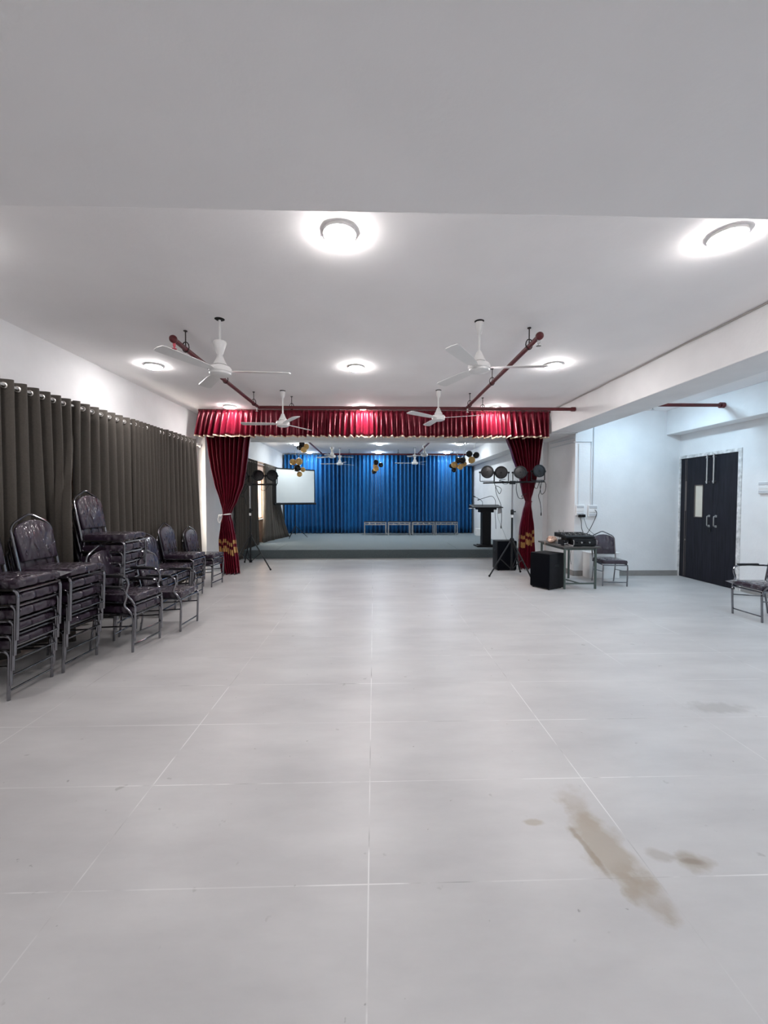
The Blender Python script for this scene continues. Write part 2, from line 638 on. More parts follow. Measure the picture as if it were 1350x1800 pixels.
# stage left wall with a niche and window
ws = MB()
ws.box(XL - 0.3, XSL, 9.95, 12.05, 0, ZC)
ws.box(XL - 0.3, XSL, 12.05, 14.75, 2.78, ZC)
ws.box(XL - 0.3, XSL, 14.75, YB, 0, ZC)
struct(ws, 'wall_stage_left', WALL, 'white side wall of the stage above the grey curtains', 'wall')
wn = MB()
wn.box(XL - 0.3, -3.80, 12.05, 14.75, 0, 0.92)
wn.box(XL - 0.3, -3.80, 12.05, 14.75, 2.30, 2.78)
wn.box(XL - 0.3, -3.80, 13.9, 14.75, 0.92, 2.30)
wn.box(XL - 0.3, -3.80, 12.05, 12.18, 0.92, 2.30)
struct(wn, 'wall_stage_niche', PEACH, 'peach window niche at left of the stage', 'wall')
w1 = tag(empty('window_1', (-3.88, 13.04, 0.92)), 'glowing window between grey curtains left of the stage', 'window', kind='structure')
f = MB()
for y in (-0.86, -0.18, 0.30, 0.81):
    f.box(-0.03, 0.03, y, y + 0.05, 0, 1.38)
f.box(-0.03, 0.03, -0.86, 0.86, 0, 0.05)
f.box(-0.03, 0.03, -0.86, 0.86, 1.33, 1.38)
f.build('window_frame', mat('tan_window_frame', (0.55, 0.38, 0.27), 0.5), w1, smooth=False)
MB().box(-0.004, 0.004, -0.82, 0.82, 0.04, 1.34).build('pane', GLASS, w1, smooth=False)
MB().box(0.0, 0.16, -0.86, 0.86, -0.03, 0.015, 0.006).build('window_sill', WHITEP, w1, smooth=False)
# right side: alcove and stage
wr = MB()
wr.box(XR, XR + 0.2, YN, 6.80, 0, ZC)
wr.box(XR, XR + 0.2, 6.80, 8.13, 2.41, ZC)
wr.box(XR, XR + 0.2, 8.13, YA + 0.2, 0, ZC)
struct(wr, 'wall_right', WALL, 'bluish white wall holding the dark double door', 'wall')
struct(MB().box(XA, XR + 0.2, YA, YB, 0, ZC), 'wall_alcove', WALL, 'cool white wall behind the equipment table and chair', 'wall')
struct(MB().box(XSR, XA, 9.45, YB, 0, ZC), 'wall_stage_right', WALL, 'white side wall of the stage behind the lectern', 'wall')
struct(MB().box(XL - 0.3, XR + 0.2, YN - 0.2, YN, 0, ZC), 'wall_rear', WALL, 'plain white rear wall of the hall', 'wall')
struct(MB().box(XL - 0.3, XA, YB, YB + 0.2, 0, ZC), 'wall_stage_back', WALL, 'plain wall behind the blue stage curtain', 'wall')
struct(MB().box(3.63, 4.2, YN, YA, 2.95, ZC, 0.01).box(3.63, XA + 0.05, YA, YB, 2.93, ZC, 0.01), 'ceiling_beam', WALL, 'deep white beam running along the right of the hall', 'beam')
struct(MB().box(6.02, XR, YN, YA, 2.905, ZC, 0.01), 'ceiling_beam', WALL, 'white beam along the wall above the dark door', 'beam')
struct(MB().box(XL, 3.63, 10.42, 10.80, 3.10, ZC, 0.01), 'ceiling_beam', WALL, 'white cross beam behind the maroon valance', 'beam')
struct(MB().box(XL, 3.63, 0.75, 1.965, 2.95, ZC, 0.01), 'ceiling_beam', CEIL, 'broad flat cross beam overhead at the top of the photo', 'beam')
bb = MB()
bb.box(XA, XA + 0.012, YA - 0.001, YA, 0, 0.11)
bb.box(XA, XR, YA - 0.014, YA, 0, 0.11, 0.003)
struct(bb, 'baseboard_alcove', BASE, 'grey tile skirting along the alcove wall', 'baseboard')
struct(MB().box(XR - 0.014, XR, YN, 6.70, 0, 0.11, 0.003), 'baseboard_right', BASE, 'grey tile skirting below the switch panel wall', 'baseboard')
struct(MB().box(XA - 0.014, XA, YA, 9.45, 0, 0.11, 0.003), 'baseboard_pillar', BASE, 'grey tile skirting behind the equipment table', 'baseboard')
struct(MB().box(XL, XL + 0.014, YN, 2.4, 0, 0.11, 0.003), 'baseboard_left', BASE, 'grey tile skirting of the left wall', 'baseboard')
# crack / conduit where the beam meets the ceiling
struct(MB().tube([(3.618, y, ZC - 0.010 - 0.012 * H1(i)) for i, y in enumerate([2.5 + 0.3 * k for k in range(19)])], 0.008, 6), 'trim_1', mat('grey_conduit', (0.38, 0.36, 0.34), 0.7), 'thin grey conduit where right beam meets the ceiling', 'trim')
# stage platform
st = MB().box(XSL, XSR, YS, YB, 0.0, ZS, 0.012)
so = st.build('stage_platform', CARPET, smooth=False)
tag(so, 'low grey carpeted stage platform in front of the blue curtain', 'stage', kind='structure')
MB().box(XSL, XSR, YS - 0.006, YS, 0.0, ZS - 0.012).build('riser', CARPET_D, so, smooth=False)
sm = MB()
sm.box(-2.62, -2.608, YS, 12.2, ZS, ZS + 0.002, M=Matrix.Translation((0, 0, 0)))
sm.box(2.28, 2.29, YS + 0.1, 12.4, ZS, ZS + 0.002)
sm.build('carpet_seam', CARPET_D, so, smooth=False)

# door -------------------------------------------------------------
dr = tag(empty('door_1', (XR, 7.46, 0)), 'dark wooden double door with small vision panel', 'door', kind='structure')
fr = MB()
fr.box(-0.012, 0.03, 0.66, 0.72, 0, 2.47)
fr.box(-0.012, 0.03, -0.72, -0.65, 0, 2.47)
fr.box(-0.012, 0.03, -0.65, 0.66, 2.41, 2.47)
fr.build('door_frame', PLASTER, dr, smooth=False)
l1 = MB()
l1.box(0.01, 0.045, -0.13, 0.10, 0.005, 2.405, 0.003)
l1.box(0.01, 0.045, 0.30, 0.66, 0.005, 2.405, 0.003)
l1.box(0.01, 0.045, 0.10, 0.30, 0.005, 1.24, 0.002)
l1.box(0.01, 0.045, 0.10, 0.30, 1.855, 2.405, 0.002)
leaf = l1.build('door_leaf', DOORWOOD, dr, smooth=False)
# the opening is re-cut by its own pane frame
MB().box(0.018, 0.03, 0.10, 0.30, 1.24, 1.855).build('vision_panel', FROST, leaf, smooth=False)
vf = MB()
vf.box(0.004, 0.02, 0.29, 0.305, 1.23, 1.865).box(0.004, 0.02, 0.095, 0.11, 1.23, 1.865)
vf.box(0.004, 0.02, 0.095, 0.305, 1.23, 1.245).box(0.004, 0.02, 0.095, 0.305, 1.85, 1.865)
vf.build('panel_frame', DOORSTRIP, leaf, smooth=False)
stp = MB()
stp.box(0.006, 0.012, 0.535, 0.547, 0.02, 2.39).box(0.006, 0.012, 0.50, 0.506, 0.02, 2.39)
stp.box(0.005, 0.012, 0.506, 0.535, 0.75, 0.78).box(0.0055, 0.012, 0.506, 0.54, 1.35, 1.95)
stp.build('inlay_strip', DOORSTRIP, leaf, smooth=False)
leaf2 = MB().box(0.006, 0.045, -0.65, -0.135, 0.005, 2.405, 0.003).build('door_leaf', DOORWOOD, dr, smooth=False)
for lf, y in ((leaf, -0.06), (leaf2, -0.21)):
    h = MB().tube(fillet([(0.01, y, 1.08), (-0.04, y, 1.08), (-0.04, y, 1.27), (0.01, y, 1.27)], 0.03), 0.009)
    h.box(-0.0, 0.012, y - 0.02, y + 0.02, 1.06, 1.10).box(-0.0, 0.012, y - 0.02, y + 0.02, 1.25, 1.29)
    h.build('handle', STEEL, lf)
    t = MB().tube([(-0.035, y + 0.03, 1.88), (-0.035, y + 0.03, 2.43)], 0.012)
    t.box(-0.045, 0.012, y + 0.012, y + 0.048, 1.90, 1.93).box(-0.045, 0.012, y + 0.012, y + 0.048, 2.36, 2.39)
    t.build('tower_bolt', STEEL, lf)
MB().box(0.0, 0.012, -0.10, -0.07, 0.97, 1.04, 0.002).build('lock', BLACKM, leaf, smooth=False)
struct(MB().box(XR + 0.045, XR + 0.06, 6.8, 8.13, 0, 2.41), 'door_backing', BLACKM, '', '', dr).location = (-XR, -7.46, 0)

# ------------------------------------------------------------------ ceiling lamps
def lamp_proto(m):
    root = empty('ceiling_lamp')
    MB().lathe([(0.112, 0), (0.114, -0.008), (0.112, -0.023), (0.106, -0.025), (0.106, -0.018)], 32).build('rim', WHITEP, root)
    MB().lathe([(0.106, -0.021), (0.106, -0.030), (0.094, -0.041), (0.06, -0.047), (0, -0.048)], 32).build('diffuser', m, root)
    return root


LAMPS_AT = [
    (LAMPM, -0.23, 2.79, 'round white ceiling lamp nearest the camera, overhead centre', 'hall'),
    (LAMPM, 2.43, 2.75, 'round white ceiling lamp at upper right of photo', 'hall'),
    (LAMPL, -2.95, 2.79, 'round white ceiling lamp just off the upper left', 'hall'),
    (LAMPL, -2.98, 5.57, 'round white ceiling lamp above the left curtains, left of first fan', 'hall'),
    (LAMPM, -0.24, 5.57, 'round white ceiling lamp in middle row between the two front fans', 'hall'),
    (LAMPM, 2.42, 5.40, 'round white ceiling lamp in middle row beside the right sprinkler pipe', 'hall'),
    (LAMPL, -2.80, 7.95, 'round white ceiling lamp at the left end of the maroon valance', 'hall'),
    (LAMPM, -0.21, 7.95, 'round white ceiling lamp above the middle of the maroon valance', 'hall'),
    (LAMPM, 2.38, 7.90, 'round white ceiling lamp at the right end of the maroon valance', 'hall'),
    (LAMPS, -2.50, 13.3, 'front left ceiling lamp of the stage, behind hanging balloons', 'stage'),
    (LAMPS, 0.187, 13.1, 'front middle ceiling lamp of the stage', 'stage'),
    (LAMPS, 2.80, 13.05, 'front right ceiling lamp of the stage', 'stage'),
    (LAMPS, -2.47, 15.5, 'rear left ceiling lamp close to the blue curtain', 'stage'),
    (LAMPS, 0.18, 15.5, 'rear middle ceiling lamp close to the blue curtain', 'stage'),
    (LAMPS, 2.81, 15.45, 'rear right ceiling lamp close to the blue curtain', 'stage'),
    (LAMPC, 4.95, 6.95, 'cool white ceiling lamp over the alcove behind the beam', 'alcove'),
    (LAMPC, 5.05, 3.0, 'unseen cool white lamp added over the near part of the alcove', 'alcove'),  # added out of view to give the near right side its bluish light
    (LAMPM, -1.6, -2.7, 'unseen white lamp added behind the camera at left', 'added rear'),  # added fill out of view, brightens the near cross beam by floor bounce
    (LAMPM, 1.6, -2.7, 'unseen white lamp added behind the camera at right', 'added rear'),  # second added fill lamp, same job as the left one
    (LAMPC, 5.05, -0.6, 'unseen cool lamp added in the alcove behind the camera', 'added rear'),  # added out of view, cool fill for the near end of the hall
]
protos = {}
for m, x, y, lab, g in LAMPS_AT:
    if m.name not in protos:
        protos[m.name] = o = lamp_proto(m)
    else:
        o = copy_tree(protos[m.name])
    o.location = (x, y, ZC)
    tag(o, lab, 'ceiling lamp', g + ' ceiling lamps')

# ------------------------------------------------------------------ curtains
def curtain_panel(name, x, y0, y1, zt, zb, period, amp, label, group, mtl=GREYCURT, flare=None, ring=True, face=1, skip=(), nv=14, zbf=None, seed=0):
    """pleated eyelet curtain hanging along Y at plane x; face +1 looks towards +X"""
    n = max(2, round((y1 - y0) / period))
    per = (y1 - y0) / n
    NU = n * 12

    def fn(u, v):
        y = y0 + (y1 - y0) * u
        k = u * n
        w = math.sin(2 * PI * k)
        w = math.copysign(abs(w) ** 0.8, w)
        lo = 1 - v
        ii = math.floor(k)
        t = k - ii
        jit = (H1(ii, seed) * (1 - t) + H1(ii + 1, seed) * t) - 0.5
        a = amp * (1 + 0.5 * jit * lo)
        xx = x + face * (a * w + 0.06 * jit * lo)
        yy = y + 0.10 * jit * lo * (0.5 + 0.5 * math.sin(k * 0.7 + seed))
        yy += 0.018 * math.sin(2 * PI * k + 0.8) * lo
        zbot = zb if zbf is None else zbf(y)
        if flare:
            dx, dy = flare(u, lo)
            xx += dx
            yy += dy
        z = zbot + (zt - zbot) * v + 0.006 * w * lo
        return (xx, yy, z)
    mb = MB().grid(fn, NU, nv)
    o = mb.build(name, mtl, ang=180)
    so_ = o.modifiers.new('thickness', 'SOLIDIFY')
    so_.thickness = 0.004
    tag(o, label, 'curtain', group)
    if ring:
        # eyelets sit on the faces that look towards the camera
        for i in range(n):
            if i in skip:
                continue
            if i == 0:
                continue
            u = i / n
            yc = y0 + (y1 - y0) * u
            g = MB()
            ang = math.atan2(2 * PI * amp / per, 1.0)
            # ring plane follows the sloping cloth
            d = Vector((face * math.sin(ang), math.cos(ang), 0))
            c0 = Vector((x + 0.008 * math.cos(ang), yc - 0.008 * math.sin(ang), zt - 0.065))
            pts = [c0 + d * 0.026 * math.cos(2 * PI * k / 16) + Vector((0, 0, 0.026 * math.sin(2 * PI * k / 16))) for k in range(16)]
            g.tube(pts, 0.008, 6, closed=True)
            g.build('eyelet', EYE, o)
    return o


EYE = mat('satin_nickel_eyelet', (0.72, 0.68, 0.64), 0.25, metal=0.9)
G = 'charcoal eyelet curtains along the left wall'
XC = -3.60


def sstep(a, b, x):
    t = min(1, max(0, (x - a) / (b - a)))
    return t * t * (3 - 2 * t)


def bulge(u, lo):   # its free edge hangs out between two chair stacks
    k = sstep(0.85, 1.0, u) * sstep(0.15, 0.5, lo)
    return (0.31 * k, -0.48 * k)


curtain_panel('curtain', XC, 1.65, 4.93, 2.755, 0.03, 0.149, 0.062, 'charcoal eyelet curtain behind the two nearest chair stacks', G, seed=1, flare=bulge)
curtain_panel('curtain', XC, 4.93, 6.08, 2.765, 0.03, 0.160, 0.060, 'charcoal eyelet curtain behind the tallest chair stack, evenly pleated', G, seed=2)
curtain_panel('curtain', XC, 6.08, 7.06, 2.775, 0.03, 0.100, 0.052, 'charcoal eyelet curtain bunched in tight pleats, third along left wall', G, seed=3, skip=(0, 2, 3, 5, 6, 7))
curtain_panel('curtain', XC, 7.03, 8.24, 2.785, 0.03, 0.155, 0.060, 'last charcoal hall curtain, next to the white column', G, seed=4, flare=lambda u, lo: (0.05 * lo * u, 0.20 * u * lo))
rod = thing('curtain_rod', 'white curtain rod with ball end along the left wall', 'curtain rod', (XC, 0, 2.70))
MB().tube([(0, 1.5, 0), (0, 8.42, 0.0)], 0.013).build('rod', WHITEP, rod)
MB().ball((0, 8.45, 0), 0.04).build('finial', WHITEP, rod)
MB().box(-0.16, 0.01, 8.36, 8.385, -0.02, 0.03).build('bracket', WHITEP, rod, smooth=False)

G = 'grey curtains at the left of the stage'
curtain_panel('curtain', -3.47, 10.22, 12.02, 2.71, 0.02, 0.16, 0.06, 'grey curtain left of stage window, falling to the hall floor', G, seed=5, nv=18, zbf=lambda y: 0.02 if y < 10.70 else 0.245)


def fl2(u, lo):
    k = max(0, (lo - 0.25) / 0.75) ** 2
    return (k * (0.02 + 0.36 * u), -0.35 * k * (1 - u) - 0.05 * k)


curtain_panel('curtain', -3.47, 12.82, 14.62, 2.72, 0.245, 0.15, 0.06, 'grey curtain right of stage window, flared out on the stage', G, seed=6, flare=fl2)
rod = thing('curtain_rod', 'thin curtain rod over the stage window at left', 'curtain rod', (-3.47, 0, 2.655))
MB().tube([(0, 10.1, 0), (0, 14.75, 0)], 0.012).build('rod', WHITEP, rod)
MB().box(-0.14, 0.01, 14.70, 14.72, -0.02, 0.03).build('bracket', WHITEP, rod, smooth=False)

# blue back curtain
NB = 48


def blue(u, v):
    x = XSL + 0.06 + (XSR - XSL - 0.12) * u
    k = u * NB
    ii = math.floor(k)
    t = k - ii
    j = H1(ii, 9) * (1 - t) + H1(ii + 1, 9) * t
    lo = 1 - v
    a = 0.03 + 0.10 * j
    y = 16.02 - a * math.sin(2 * PI * k + 1.5 * math.sin(k * 0.37)) - 0.04 * j * lo - 0.03 * math.sin(k * 0.9) * lo
    x += 0.03 * (j - 0.5) * lo
    return (x, y, 0.245 + (3.36 - 0.245) * v)


b = MB().grid(blue, NB * 10, 10).build('curtain', BLUECURT, ang=180)
b.modifiers.new('thickness', 'SOLIDIFY').thickness = 0.004
tag(b, 'wide royal blue curtain across the back of the stage', 'curtain')

# maroon valance
NVAL = 70


def val(u, v):
    x0t, x1t = -3.50, 3.60
    lo = 1 - v
    k = u * NVAL
    ii = math.floor(k)
    t = k - ii
    t2 = t * t * (3 - 2 * t)
    j = H1(ii, 3) * (1 - t2) + H1(ii + 1, 3) * t2
    x = x0t + (x1t - x0t) * u - 0.07 * lo * (1 - u) ** 8 + 0.012 * math.sin(k * 1.7) * lo
    a = (0.014 + 0.075 * lo) * (0.35 + 1.1 * j)
    y = 8.19 - a * math.sin(2 * PI * k + 1.6 * math.sin(k * 0.53) + 2.2 * math.sin(k * 0.23 + 1)) - 0.05 * lo * (0.4 + j * 0.6)
    zb = 2.852 + 0.014 * math.sin(2 * PI * k * 0.5 + j * 3)
    return (x, y, zb + (3.385 - zb) * v)


va = MB().grid(val, NVAL * 8, 8).build('valance', RED, ang=180)
va.modifiers.new('thickness', 'SOLIDIFY').thickness = 0.004
tag(va, 'maroon satin valance with cream edge across the stage front', 'valance')
MB().grid(lambda u, v: (lambda p: (p[0], p[1] - 0.006, p[2] - 0.016 + 0.026 * v))(val(u, 0)), NVAL * 8, 1).build('trim', CREAMTRIM, va, ang=180)
MB().tube([(-3.52, 8.20, 3.375), (3.62, 8.20, 3.375)], 0.018).build('rail', REDPIPE, va)


def tied(name, Y, keys, tie, mtl, label, nf=9, ph=0.0):
    z0, z1 = keys[0][0], keys[-1][0]

    def fn(u, v):
        z = z0 + (z1 - z0) * v
        xl, xr = lerp_keys(keys, z)
        w = xr - xl
        x = xl + w * u
        k = u * nf
        amp = min(0.10, 0.022 + w * 0.11)
        j = H1(math.floor(k), 5 + ph)
        bulge_ = 0.10 * math.sin(PI * u) * (0.22 / max(0.12, w)) if w < 0.3 else 0.05 * math.sin(PI * u)
        y = Y - amp * (0.7 + 0.6 * j) * math.sin(2 * PI * k + ph) - bulge_
        return (x, y, z + 0.012 * math.sin(2 * PI * k * 0.5 + 1) * (1 - v) ** 6)
    o = MB().grid(fn, nf * 12, 60).build(name, mtl, ang=180)
    o.modifiers.new('thickness', 'SOLIDIFY').thickness = 0.005
    tag(o, label, 'curtain', 'maroon stage curtains')
    return o


def kx(px, s):
    return (px - 657) * s


S = 0.01213
zz = lambda py, Y: 1.58 + (878 - py) * Y / 705
keysL = [(zz(y, 8.55), kx(a, S), kx(c, S)) for y, a, c in ((1007.5, 391, 422), (985, 388, 420), (950, 387, 415.5), (920, 391, 411), (905, 395, 407), (895, 394, 411), (880, 390, 419), (850, 381, 430), (820, 375, 435), (800, 371.5, 438), (760, 367, 443))]
keysL.sort()
cl = tied('stage_curtain', 8.55, keysL, None, REDL, 'maroon curtain with gold bands tied back at the stage left edge')
MB().tube([(kx(401, S) + 0.092 * math.cos(a), 8.49 + 0.10 * math.sin(a), zz(904, 8.55) + 0.01 * math.cos(a)) for a in [2 * PI * k / 20 for k in range(20)]], 0.013, 6, closed=True).build('tieback', RIBBON, cl)
kn = MB()
kn.ball((kx(394.5, S), 8.38, zz(906, 8.55)), 0.035, (1, 0.7, 1), 10)
kn.tube(curve_pts([(kx(394, S), 8.37, zz(906, 8.55)), (kx(391.5, S), 8.37, zz(912, 8.55)), (kx(394, S), 8.37, zz(918, 8.55)), (kx(397, S), 8.37, zz(911, 8.55))]), 0.012, 6)
kn.build('bow', RIBBON, cl)
S = 0.01248
keysR = [(zz(y, 8.8), kx(a, S), kx(c, S)) for y, a, c in ((1001, 915, 943), (978, 914, 943), (945, 915, 941), (928, 916, 940.5), (900, 921, 937), (882, 925.5, 933), (866, 919.5, 938), (845, 915.5, 943), (829, 910.5, 946), (800, 900, 950), (760, 885, 954.5))]
keysR.sort()
cr = tied('stage_curtain', 8.8, keysR, None, REDR, 'maroon curtain with gold bands tied back at right, behind spotlights', ph=1.0)
MB().tube([(kx(929.2, S) + 0.062 * math.cos(a), 8.72 + 0.085 * math.sin(a), zz(882, 8.8)) for a in [2 * PI * k / 20 for k in range(20)]], 0.012, 6, closed=True).build('tieback', RED, cr)

# ------------------------------------------------------------------ sprinkler pipes
def hanger(p, x, y, z, r=0.03):
    h = MB().tube([(x, y, z + r), (x, y, ZC)], 0.006, 6)
    h.tube([(x + (r + 0.006) * math.cos(a), y, z + 0.02 + (r + 0.025) * math.sin(a)) for a in [2 * PI * k / 12 for k in range(12)]], 0.006, 6, closed=True)
    h.lathe([(0.02, ZC - 0.008), (0.02, ZC)], 10, (x, y, 0))
    return h.build('hanger', RUST, p)


def head(p, x, y, z, m):
    MB().lathe([(0.014, 0), (0.014, -0.035), (0.008, -0.04), (0.008, -0.055), (0.024, -0.058), (0.024, -0.062)], 12, (x, y, z)).build('sprinkler_head', m, p)


ZP = 3.205
pip = thing('sprinkler_pipe', 'maroon sprinkler pipe network hung under the hall ceiling', 'pipe')
MB().tube([(-2.03, 7.19, ZP), (3.63, 7.19, ZP)], 0.030, 12).build('main_pipe', REDPIPE, pip)
MB().tube([(3.56, 7.19, ZP), (3.625, 7.19, ZP)], 0.04, 12).build('flange', REDPIPE, pip)
for bx, by in ((-2.03, 4.17), (1.65, 4.0)):
    br = MB().tube([(bx, by, ZP), (bx, 7.19, ZP)], 0.026, 12).build('branch_pipe', REDPIPE, pip)
    MB().ball((bx, by, ZP), 0.04, seg=14).build('elbow', REDPIPE, br)
    head(br, bx, by + 0.02, ZP - 0.03, SENSOR if bx < 0 else STEEL)
    head(br, bx, 7.08, ZP - 0.03, STEEL)
    for y in (by + 0.27, 5.6, 6.9):
        hanger(br, bx, y, ZP)
for x in (-1.45, 1.95):
    hanger(pip, x, 7.19, ZP)
sp = thing('sprinkler_pipe', 'short maroon pipe crossing the alcove above the dark door', 'pipe')
MB().tube([(4.2, 6.70, 3.175), (6.02, 6.80, 3.20)], 0.030, 12).build('main_pipe', REDPIPE, sp)
MB().tube([(5.95, 6.797, 3.20), (6.02, 6.80, 3.20)], 0.05, 12).build('flange', REDPIPE, sp)
head(sp, 4.72, 6.72, 3.16, STEEL)
sp = thing('sprinkler_pipe', 'dark maroon sprinkler pipe under the stage ceiling', 'pipe')
MB().tube([(-1.87, 14.75, 3.235), (3.63, 14.75, 3.235)], 0.03, 10).build('main_pipe', REDPIPE, sp)
for bx in (-1.87, 1.61):
    MB().tube([(bx, 11.0, 3.235), (bx, 14.75, 3.235)], 0.026, 10).build('branch_pipe', REDPIPE, sp)
for x in (-0.9, 0.9, 2.9):
    hanger(sp, x, 14.75, 3.235)

# ------------------------------------------------------------------ ceiling fans
def blade_mesh():
    mb = MB()
    pts = [(0.10, -0.025), (0.16, -0.05), (0.30, -0.062), (0.66, -0.070), (0.69, -0.055), (0.70, 0.0), (0.69, 0.055), (0.66, 0.065), (0.30, 0.055), (0.16, 0.04), (0.10, 0.025)]
    t = Matrix.Rotation(R(9), 4, 'X')
    mb.prism([(p[0], p[1]) for p in pts], 0.005, M=t @ Matrix(((0, 1, 0, 0), (0, 0, 1, 0), (1, 0, 0, 0), (0, 0, 0, 1))))
    return mb


def fan(x, y, zh, rot, label, dropped, group='white ceiling fans', sc=1.0, gap=False):
    """zh: height of the motor's centre"""
    t = thing('ceiling_fan', label, 'ceiling fan', (x, y, ZC), 0, group)
    d = zh - ZC
    MB().lathe([(0.045, -0.004), (0.05, 0.0)], 14).build('junction_box', DARKHOLE, t)
    MB().tube([(0, 0, -0.01), (0, 0, d + 0.10)], 0.012, 10).build('downrod', WHITEP, t)
    cn = MB()
    if dropped:
        cn.lathe([(0.062, d + 0.30), (0.066, d + 0.285), (0.030, d + 0.175), (0.022, d + 0.165)], 20)
        cn.build('canopy', WHITEP, t)
    else:
        cn.lathe([(0.040, -0.012), (0.044, -0.03), (0.036, -0.075), (0.02, -0.13), (0.014, -0.135)], 20)
        cn.build('canopy', WHITEP, t)
    MB().lathe([(0.018, d + 0.175), (0.026, d + 0.165), (0.045, d + 0.115), (0.066, d + 0.075), (0.066, d + 0.068)], 20).build('lower_cup', WHITEP, t)
    MB().lathe([(0.05, d + 0.07), (0.055, d + 0.055), (0.10, d + 0.045), (0.113, d + 0.025), (0.113, d - 0.005), (0.105, d - 0.012), (0.104, d - 0.03), (0.07, d - 0.045), (0.0, d - 0.048)], 28).build('motor', WHITEP, t)
    for k in range(3):
        b_ = blade_mesh().build('blade', WHITEP, t, loc=(0, 0, d + 0.005), rot=(0, 0, R(rot + 120 * k)), smooth=False)
    return t


fan(-1.555, 4.15, 2.875, 5, 'nearest left ceiling fan, its canopy slipped down the rod', True)
fan(1.08, 4.13, 2.925, -5, 'nearest right ceiling fan, canopy up at the ceiling', False)
fan(-1.525, 6.82, 2.845, 60, 'second left ceiling fan, in front of the valance', False)
fan(1.08, 6.72, 2.935, -20, 'second right ceiling fan, in front of the valance', False)
G = 'stage ceiling fans'
fan(-1.32, 12.81, 2.94, 20, 'front left stage fan, seen above the blue curtain', True, G)
fan(-1.21, 14.36, 2.845, 50, 'rear left stage fan, lower against the blue curtain', True, G)
fan(1.606, 12.74, 2.985, 15, 'front right stage fan, just left of a stage lamp', True, G)
fan(1.443, 14.14, 2.855, 55, 'rear right stage fan, lower against the blue curtain', True, G)

# ------------------------------------------------------------------ chairs
def lean(z):
    return -0.225 - max(0.0, z - 0.42) * 0.20


def chair(arms=False):
    root = empty('padded_armchair' if arms else 'padded_chair')
    # seat cushion
    s_ = MB().prism([(-0.205, 0.0), (0.205, 0.0), (0.215, 0.035), (0.205, 0.065), (0.10, 0.078), (-0.10, 0.078), (-0.205, 0.065), (-0.215, 0.035)], 0.46, M=Matrix.Translation((0.01, 0, 0.405)), bev=0.022, seg=3)
    s_.build('seat', PLUM, root, ang=50)
    # backrest panel
    out = [(-0.188, 0.53), (0.188, 0.53), (0.200, 0.80), (0.185, 0.845), (0.14, 0.88), (0.07, 0.905), (0, 0.912), (-0.07, 0.905), (-0.14, 0.88), (-0.185, 0.845), (-0.200, 0.80)]
    M = Matrix.Translation((-0.225, 0, 0.42)) @ Matrix.Rotation(math.atan(-0.20), 4, 'Y') @ Matrix.Translation((0.016, 0, -0.42))
    MB().prism(out, 0.034, M=M, bev=0.012, seg=2).build('backrest', PLUM, root, ang=50)
    # back frame with peaked handle
    pts = [(lean(z), y, z) for y, z in ((-0.21, 0.40), (-0.214, 0.835), (-0.17, 0.885), (0.0, 0.965), (0.17, 0.885), (0.214, 0.835), (0.21, 0.40))]
    MB().tube(fillet(pts, 0.04, 5), 0.0115, 8).build('back_frame', CHROME, root)
    # legs: front ones bend back into the seat rails
    for sy in (-1, 1):
        p = [(0.215, sy * 0.212, 0.0), (0.232, sy * 0.212, 0.392), (-0.22, sy * 0.212, 0.40)]
        MB().tube(fillet(p, 0.06, 6), 0.0125, 8).build('leg', CHROME, root)
    for sy in (-1, 1):
        p = [(-0.275, sy * 0.20, 0.0), (-0.205, sy * 0.20, 0.39)]
        MB().tube(p, 0.011, 8).build('leg', CHROME, root)
    MB().tube([(0.226, -0.205, 0.385), (0.226, 0.205, 0.385)], 0.0115, 8).build('front_rail', CHROME, root)
    MB().tube([(0.219, -0.21, 0.075), (0.219, 0.21, 0.075)], 0.009, 8).build('stretcher', CHROME, root)
    for sy in (-1, 1):
        MB().tube([(0.227, sy * 0.207, 0.27), (-0.232, sy * 0.203, 0.24)], 0.008, 6).build('side_bar', CHROME, root)
    if arms:
        for sy in (-1, 1):
            y = sy * 0.245
            p = [(lean(0.66), sy * 0.215, 0.665), (-0.20, y, 0.665), (0.12, y, 0.665), (0.185, y, 0.60), (0.16, y, 0.50), (0.20, sy * 0.225, 0.43), (0.225, sy * 0.214, 0.38)]
            a = MB().tube(curve_pts(p, 5), 0.012, 8).build('arm', CHROME, root)
            MB().box(-0.16, 0.13, y - 0.022, y + 0.022, 0.668, 0.692, 0.01).build('arm_pad', TINTPAD, a)
    return root


CH = chair(False)
AC = chair(True)
used = {'c': False, 'a': False}


def put(kind, x, y, z, rz, label, group):
    p = CH if kind == 'c' else AC
    if used[kind]:
        o = copy_tree(p)
    else:
        o = p
        used[kind] = True
    o.location = (x, y, z)
    o.rotation_euler = (0, 0, rz)
    tag(o, label, 'chair', group)
    return o


ORD = ['bottom', 'second', 'third', 'fourth', 'fifth', 'sixth', 'seventh']
DX, DZ = 0.020, 0.120


def stack(kind, n, x, y, rz, where, group):
    for i in range(n):
        if n == 1:
            w = 'plum ' + ('armchair ' if kind == 'a' else 'chair ') + where
        else:
            o_ = 'topmost' if i == n - 1 else ORD[i] + ('' if i == 0 else ' from the floor')
            w = '%s: %s plum %s' % (where, o_, 'armchair' if kind == 'a' else 'chair')
            w = 'plum %s, %s of %s' % ('armchair' if kind == 'a' else 'chair', o_, where)
        c, s = math.cos(rz), math.sin(rz)
        o = put(kind, x + c * DX * i, y + s * DX * i, DZ * i, rz + R(0.8) * (H1(i, x + y) - 0.5), w, group)
    return o


